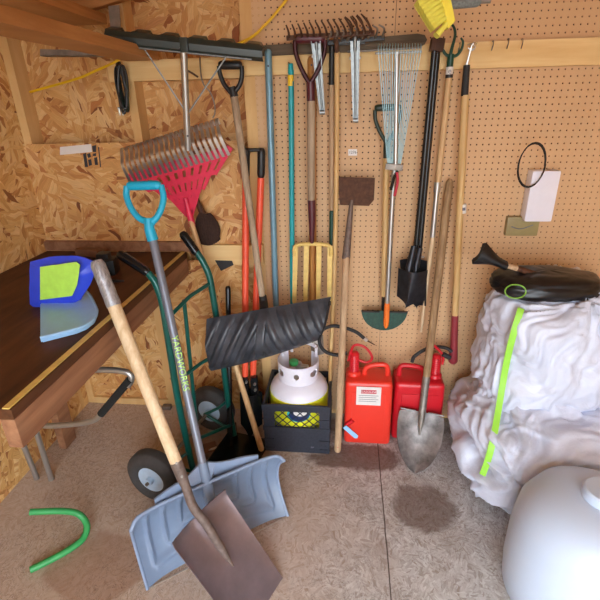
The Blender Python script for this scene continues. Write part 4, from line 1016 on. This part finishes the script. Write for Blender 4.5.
Pb = V((-.761, -.805, 1.0)); O_ = lerp(A_, B_, .5); j0 = hit(181, 468, Pb, V((1, .3, 0)))
# handle line: through the point over the bench edge and the top of the blade
hd = (Pb-O_).normalized(); hj = O_+hd*.20; he = O_+hd*(Pb-O_).length*1.215
bm = NB(); tube(bm, curve([fn(.5, .55)+nv*.002, fn(.5, .3)+nv*.006, fn(.5, .1)+nv*.014, O_+nv*.012-lv*.035, O_+hd*.11, hj], 6), [.004, .006, .009, .011, .0125, .0135, .014, .0145, .015]+[.0155]*16+[.017, .0185, .0195, .02, .0205, .0205], 16); obj('socket', bm, 'rust_brown', ss)
bm = NB(); rod(bm, O_+hd*.18, he, .0205, 18, .0225, True); obj('handle', bm, 'handle_pale', ss)
tpx = O_+hd*((he-O_).length-.155); bm = NB(); q = [lerp(tpx, he+hd*.004, k/10) for k in range(11)]; tube(bm, q, [.0238+.0006*math.sin(k*2.1) for k in range(10)]+[.018], 18); obj('duct_tape', bm, 'duct_tape', ss, 'silver duct tape wrapping')
for k in (.04, .09):
    bm = NB(); q = O_+hd*(.11+k)+V((.0, 0, 0)); vw = (CAM-q).normalized(); vw = (vw-hd*vw.dot(hd)).normalized(); rod(bm, q+vw*.014, q+vw*.0205, .0045, 8); obj('rivet', bm, 'old_steel', ss)

# ------------------------------------------------------------------ left foreground
cf = thing('tubular_handle', 'bent chrome tube handle with a black foam sleeve at the left', 'handle', F(20, 560)); q = wl([(20, 380), (60, 373), (92, 370), (112, 370), (126, 372), (131, 376), (131, 381), (128, 386)], -.6)
bm = NB(); a = V((q[0].x, q[0].y, 0)); tube(bm, curve([a, V((q[0].x, q[0].y, q[0].z*.6)), q[0]+V((.0, 0, -.03))]+q[1:], 7), .0125, 12); obj('upper_tube', bm, 'aluminium', cf)
bm = NB(); s1, s2 = W(130.5, 379, -.6), W(101, 414, -.6); rod(bm, s1, s2, .0165, 16); obj('foam_sleeve', bm, 'foam', cf)
q = wl([(102, 413), (96, 419), (88, 422), (76, 424), (50, 426), (20, 428)], -.6); bm = NB(); tube(bm, curve(q+[V((q[-1].x, q[-1].y, .0))], 7), .0125, 12); obj('lower_tube', bm, 'aluminium', cf)
gl = thing('green_tube_foot', 'bent green tube foot of a stand at the lower left', 'tube', F(60, 545))
q = [F(30, 512, .12), F(60, 511, .10), F(76, 513, .085), F(84, 519, .06), F(87, 527, .04), F(84, 537, .02), F(76, 545, .016), F(58, 556, .014), F(30, 570, .014)]
bm = NB(); tube(bm, curve(q, 8), .013, 12); obj('tube', bm, 'green_bright', gl)

# bench clutter: blue bag with lime label, light blue dustpan, dark odds and ends
bb_ = thing('blue_bag', 'royal blue plastic bag with a lime label standing on the bench', 'bag', F(60, 306, zt))
yB = F(60, 306, zt+.004).y
out = wl([(30, 262), (50, 257), (76, 256), (88, 259), (95, 262), (95.5, 270), (90, 284), (80, 300), (79, 300), (72, 304), (30, 308)], yB)
bm = NB(); ctr = sum(out, V())/len(out)
def fn(u, v):
    k = u*len(out); i = int(k) % len(out); f = k-int(k); e_ = lerp(out[i], out[(i+1) % len(out)], f); p = lerp(ctr, e_, v); return p+V((0, -.03*(1-v**2)+.006*noise.noise(p*30), 0))
sheet(bm, fn, 60, 12, .003); obj('front', bm, 'blue_bag', bb_)
bm = NB(); sheet(bm, lambda u, v: fn(u, v)*1.0+V((0, .07*(1-v**2)+.002, 0)), 60, 12, .003); obj('back', bm, 'blue_bag', bb_)
bm = NB(); prism(bm, wl([(40, 267), (76, 262), (80, 265), (77, 285), (72, 296), (40, 300)], yB-.04), (0, .002, 0)); obj('label', bm, 'lime', bb_, 'lime green printed label', 0)
dp_ = thing('dustpan', 'light blue plastic dustpan with a rounded corner under the blue bag', 'dustpan', F(70, 315, zt))
out = [F(px, py, zt+.02) for px, py in ((40, 298), (70, 289), (82, 289), (89, 294), (95, 305), (97, 312), (94, 319), (86, 325), (76, 329), (40, 338))]; bm = NB(); prism(bm, out, (0, 0, -.018), .004); obj('pan', bm, 'sky_plastic', dp_)
bm = NB(); tube(bm, curve(out, 4), .005, 8); obj('rim', bm, 'sky_plastic', dp_)
p = F(108, 266, zt+.03); bm = NB(); box(bm, p, (.075, .08, .07), Matrix.Rotation(.2, 3, 'Z'), .008); box(bm, p+V((-.01, 0, .045)), (.05, .05, .03), Matrix.Rotation(.2, 3, 'Z'), .006); tag(obj('black_block', bm, 'black_plastic'), 'matte black block-shaped item on the back of the bench', 'box')
p = F(90, 252, zt+.025); bm = NB(); box(bm, p, (.14, .05, .035), Matrix.Rotation(-.25, 3, 'Z'), .01); tag(obj('dark_pouch', bm, 'brown_card'), 'dark brown pouch lying on the bench behind the blue bag', 'pouch')
bm = NB(); a = F(108, 281, zt+.008); b = F(124, 281, zt+.008); rod(bm, a, b, .007, 10, .004, True); tag(obj('black_marker', bm, 'black_plastic'), 'short black stick lying on the bench near the hand truck grip', 'stick')
for (px, py, lab) in ((80, 403, 'small grey block on the floor at the foot of the left wall under the bench'), (167, 405, 'small grey block on the floor against the wall behind the wood handle')):
    p = F(px, py+2, .012); bm = NB(); box(bm, p, (.05, .03, .024), None, .003); tag(obj('grey_block', bm, 'old_steel'), lab, 'block')

# ------------------------------------------------------------------ white sacks, strap, black bag, brush, drum
def bag(name, c, r, label, seed, nu=220, nv=130, sq=.8, amp=.09, pole=(-.3, -.9, .25)):
    c = V(c); bm = NB(); rows = []; pole = V(pole).normalized(); pa_ = pole.cross(V((0, 0, 1))).normalized(); pb_ = pole.cross(pa_)
    for j in range(nv+1):
        ph = -PI/2+PI*j/nv; row = []
        for i in range(nu):
            th = 2*PI*i/nu; sg = lambda x, e: math.copysign(abs(x)**e, x)
            d = V((sg(math.cos(th), sq)*abs(math.cos(ph))**sq, sg(math.sin(th), sq)*abs(math.cos(ph))**sq, sg(math.sin(ph), sq)))
            w = V((d.x*1.3, d.y*1.3, d.z*1.3+seed)); wp_ = w+V((noise.noise(w*1.5), noise.noise(w*1.5+V((7, 1, 3))), noise.noise(w*1.5+V((2, 9, 5)))))*.7
            n1 = noise.noise(w*1.1); f1 = 1-abs(noise.noise(V((wp_.x*2.6+wp_.z*1.6, wp_.y*2.6, wp_.z*.7))))*2.8
            f2 = 1-abs(noise.noise(V((wp_.x*6-wp_.z*4.5, wp_.y*6, wp_.z*1.2))+V((4, 4, 4))))*2.4
            f3 = noise.noise(wp_*9)
            k = 1+amp*(n1*1.1+f1*.75+f2*.36+f3*.03)
            dn = d.normalized(); th_ = math.acos(max(-1, min(1, dn.dot(pole)))); u_ = dn-pole*dn.dot(pole); u_ = u_.normalized() if u_.length > 1e-6 else pa_
            cp, sp2 = u_.dot(pa_), u_.dot(pb_); tw = .5*noise.noise(dn*2.3+V((seed, 0, 0)))+.35*th_
            cp, sp2 = cp*math.cos(tw)-sp2*math.sin(tw), cp*math.sin(tw)+sp2*math.cos(tw)
            g1 = 1-abs(noise.noise(V((cp*2.6, sp2*2.6, th_*.9+seed))))*3.0; g2 = 1-abs(noise.noise(V((cp*6.5, sp2*6.5, th_*1.6-seed))))*2.6
            g3 = 1-abs(noise.noise(V((cp*13, sp2*13, th_*2.2))))*2.2
            k = 1+amp*(n1*1.0+g1*.62+g2*.34*min(1, th_*2)+g3*.12*min(1, th_)+f1*.25)
            p = c+V((d.x*r[0]*k, d.y*r[1]*k, d.z*r[2]*k)); p.z = max(p.z, .004+.002*noise.noise(w*5)); p.y = min(p.y, -.012)
            row.append(bm.verts.new(p))
            if j in (0, nv): break
        rows.append(row)
    for j in range(nv):
        a, b = rows[j], rows[j+1]
        for i in range(nu):
            if len(a) == 1: bm.faces.new((a[0], b[(i+1) % nu], b[i]))
            elif len(b) == 1: bm.faces.new((a[i], a[(i+1) % nu], b[0]))
            else: bm.faces.new((a[i], a[(i+1) % nu], b[(i+1) % nu], b[i]))
    return tag(obj(name, bm, 'bag_film', None, None, 180), label, 'bag', 'white plastic sacks at the right')
s_top = bag('plastic_sack', (.865, -.30, .62), (.265, .25, .30), 'tall crumpled white plastic sack on top of the pile at right, under the black bag', 1.3, amp=.12, pole=(.1, -.5, .85))
s_low = bag('plastic_sack', (.85, -.40, .23), (.33, .34, .26), 'low crumpled white plastic sack on the floor beside the round-point shovel', 5.1, amp=.13, pole=(-.45, -.85, .12))
bpy.context.view_layer.update()
trees = []
for o in (s_top, s_low):
    bm = NB(); bm.from_mesh(o.data); bmesh.ops.transform(bm, matrix=o.matrix_world, verts=bm.verts); trees.append(BVHTree.FromBMesh(bm)); bm.free()
def drop(px, py):
    d = ray(px, py).normalized(); best = None
    for t_ in trees:
        h = t_.ray_cast(CAM, d)
        if h[0] is not None and (best is None or h[3] < best[1]): best = (h[0], h[3])
    return best
sp_ = []
for k in range(40):
    s = k/39; q = curve([(524, 300, 0), (513, 335, 0), (504, 375, 0), (497, 420, 0), (489, 458, 0), (480, 480, 0)], 8); q = q[int(round(s*(len(q)-1)))]
    hs_ = [drop(q.x+dx, q.y+dy) for dx in (-3, 0, 3) for dy in (-3, 0, 3)]; hs_ = [h[1] for h in hs_ if h]
    if hs_: sp_.append(CAM+ray(q.x, q.y).normalized()*(min(hs_)-.004))
if len(sp_) > 6:
    sm = [sum(sp_[max(0, i-4):i+5], V())/len(sp_[max(0, i-4):i+5])-ray(505, 390).normalized()*.003 for i in range(len(sp_))]; L = len(sm)-1
    def fn(u, v):
        k = int(round(v*L)); p = sm[k]; tg = (sm[min(L, k+3)]-sm[max(0, k-3)]).normalized(); vw = (CAM-p).normalized(); sd = tg.cross(vw).normalized(); return p+sd*(u-.5)*.024
    bm = NB(); sheet(bm, fn, 2, L, .0015); tag(obj('green_strap', bm, 'strap_green'), 'lime green webbing strap hanging down the white sacks', 'strap')

bk = bag('black_bag', (.79, -.34, .935), (.20, .12, .055), '', 9.2, 60, 36, .8, .07); bk.data.materials[0] = M['bag_black']; del bk['group']
tag(bk, 'soft black bag lying on top of the white sacks', 'bag')
bm = NB(); q = []
tb_ = NB(); tb_.from_mesh(bk.data); bmesh.ops.transform(tb_, matrix=Matrix.Translation(bk.location), verts=tb_.verts); hh = BVHTree.FromBMesh(tb_).ray_cast(CAM, ray(514, 291).normalized()); tb_.free()
c = hh[0]+V((0, -.014, .004)) if hh[0] is not None else W(514, 291, -.45)
for k in range(25): an = 2*PI*k/24; q.append(c+V((.038*math.cos(an), .01*math.sin(an), .024*math.sin(an)+.0)))
tube(bm, q[:-1], .0026, 8, closed=True); tag(obj('lime_ring', bm, 'ring_green'), 'thin lime green ring on the black bag', 'ring')
wb_ = thing('whisk_brush', 'black-bristled brush with a wooden handle lying on the black bag', 'brush', W(490, 262, -.36)); y = -.36
a, b, c_, d_ = W(472, 262, y), W(484.5, 243, y), W(506, 263, y), W(505, 268, y)
def fn(u, v):
    e1 = lerp(a, b, u); e2 = lerp(d_, c_, u); v2 = v**.8; p = lerp(e1, e2, v2); return p+V((0, -.018*math.sin(PI*u), -.006*math.sin(PI*v)*(u-.5)*4))
bm = NB(); sheet(bm, fn, 40, 14, .02); obj('bristles', bm, 'bag_black', wb_)
bm = NB(); rod(bm, W(503, 264.5, y), W(517, 268.5, y), .0095, 12, .011); obj('collar', bm, 'handle_dry', wb_)
bm = NB(); rod(bm, W(516, 268, y), W(570, 286, y), .0125, 12, .012, True); obj('handle', bm, 'dark_wood', wb_)

# white drum lower right
dc = V((.80, -.98, 0)); dr = thing('white_drum', 'pale white rounded plastic drum cut by the right edge at the bottom', 'drum', dc)
bm = NB(); lathe(bm, [(.17, .002), (.2, .01), (.225, .04), (.232, .12), (.232, .26), (.22, .36), (.19, .42), (.14, .455), (.08, .47), (.06, .472), (.0, .472)], dc, None, 64); obj('body', bm, 'drum_white', dr)
bm = NB(); lathe(bm, [(.055, .465), (.058, .47), (.058, .50), (.052, .506), (.0, .506)], dc, None, 32); obj('lid', bm, 'drum_white', dr)

# ------------------------------------------------------------------ light: overcast daylight through the open front of the shed
w = bpy.data.worlds.new('daylight'); bpy.context.scene.world = w; w.use_nodes = True
nt = w.node_tree; bg = nt.nodes['Background']; tc = nt.nodes.new('ShaderNodeTexCoord'); sx = nt.nodes.new('ShaderNodeSeparateXYZ'); rp = nt.nodes.new('ShaderNodeValToRGB')
nt.links.new(tc.outputs['Generated'], sx.inputs[0]); mp = nt.nodes.new('ShaderNodeMath'); mp.operation = 'MULTIPLY_ADD'; mp.inputs[1].default_value = .5; mp.inputs[2].default_value = .5
nt.links.new(sx.outputs[2], mp.inputs[0]); nt.links.new(mp.outputs[0], rp.inputs[0]); e = rp.color_ramp.elements
e[0].position = .42; e[0].color = (.30, .29, .27, 1); e[1].position = .54; e[1].color = (.86, .93, 1.0, 1); rp.color_ramp.elements.new(1.0).color = (.75, .88, 1.0, 1)
nt.links.new(rp.outputs[0], bg.inputs[0]); bg.inputs[1].default_value = 5.6
sc_ = bpy.context.scene
sc_.view_settings.view_transform = 'Standard'; sc_.view_settings.look = 'None'; sc_.view_settings.gamma = 1; sc_.view_settings.use_curve_mapping = False
sc_.view_settings.exposure = 0.98
sc_.cycles.max_bounces = 8; sc_.cycles.transparent_max_bounces = 12
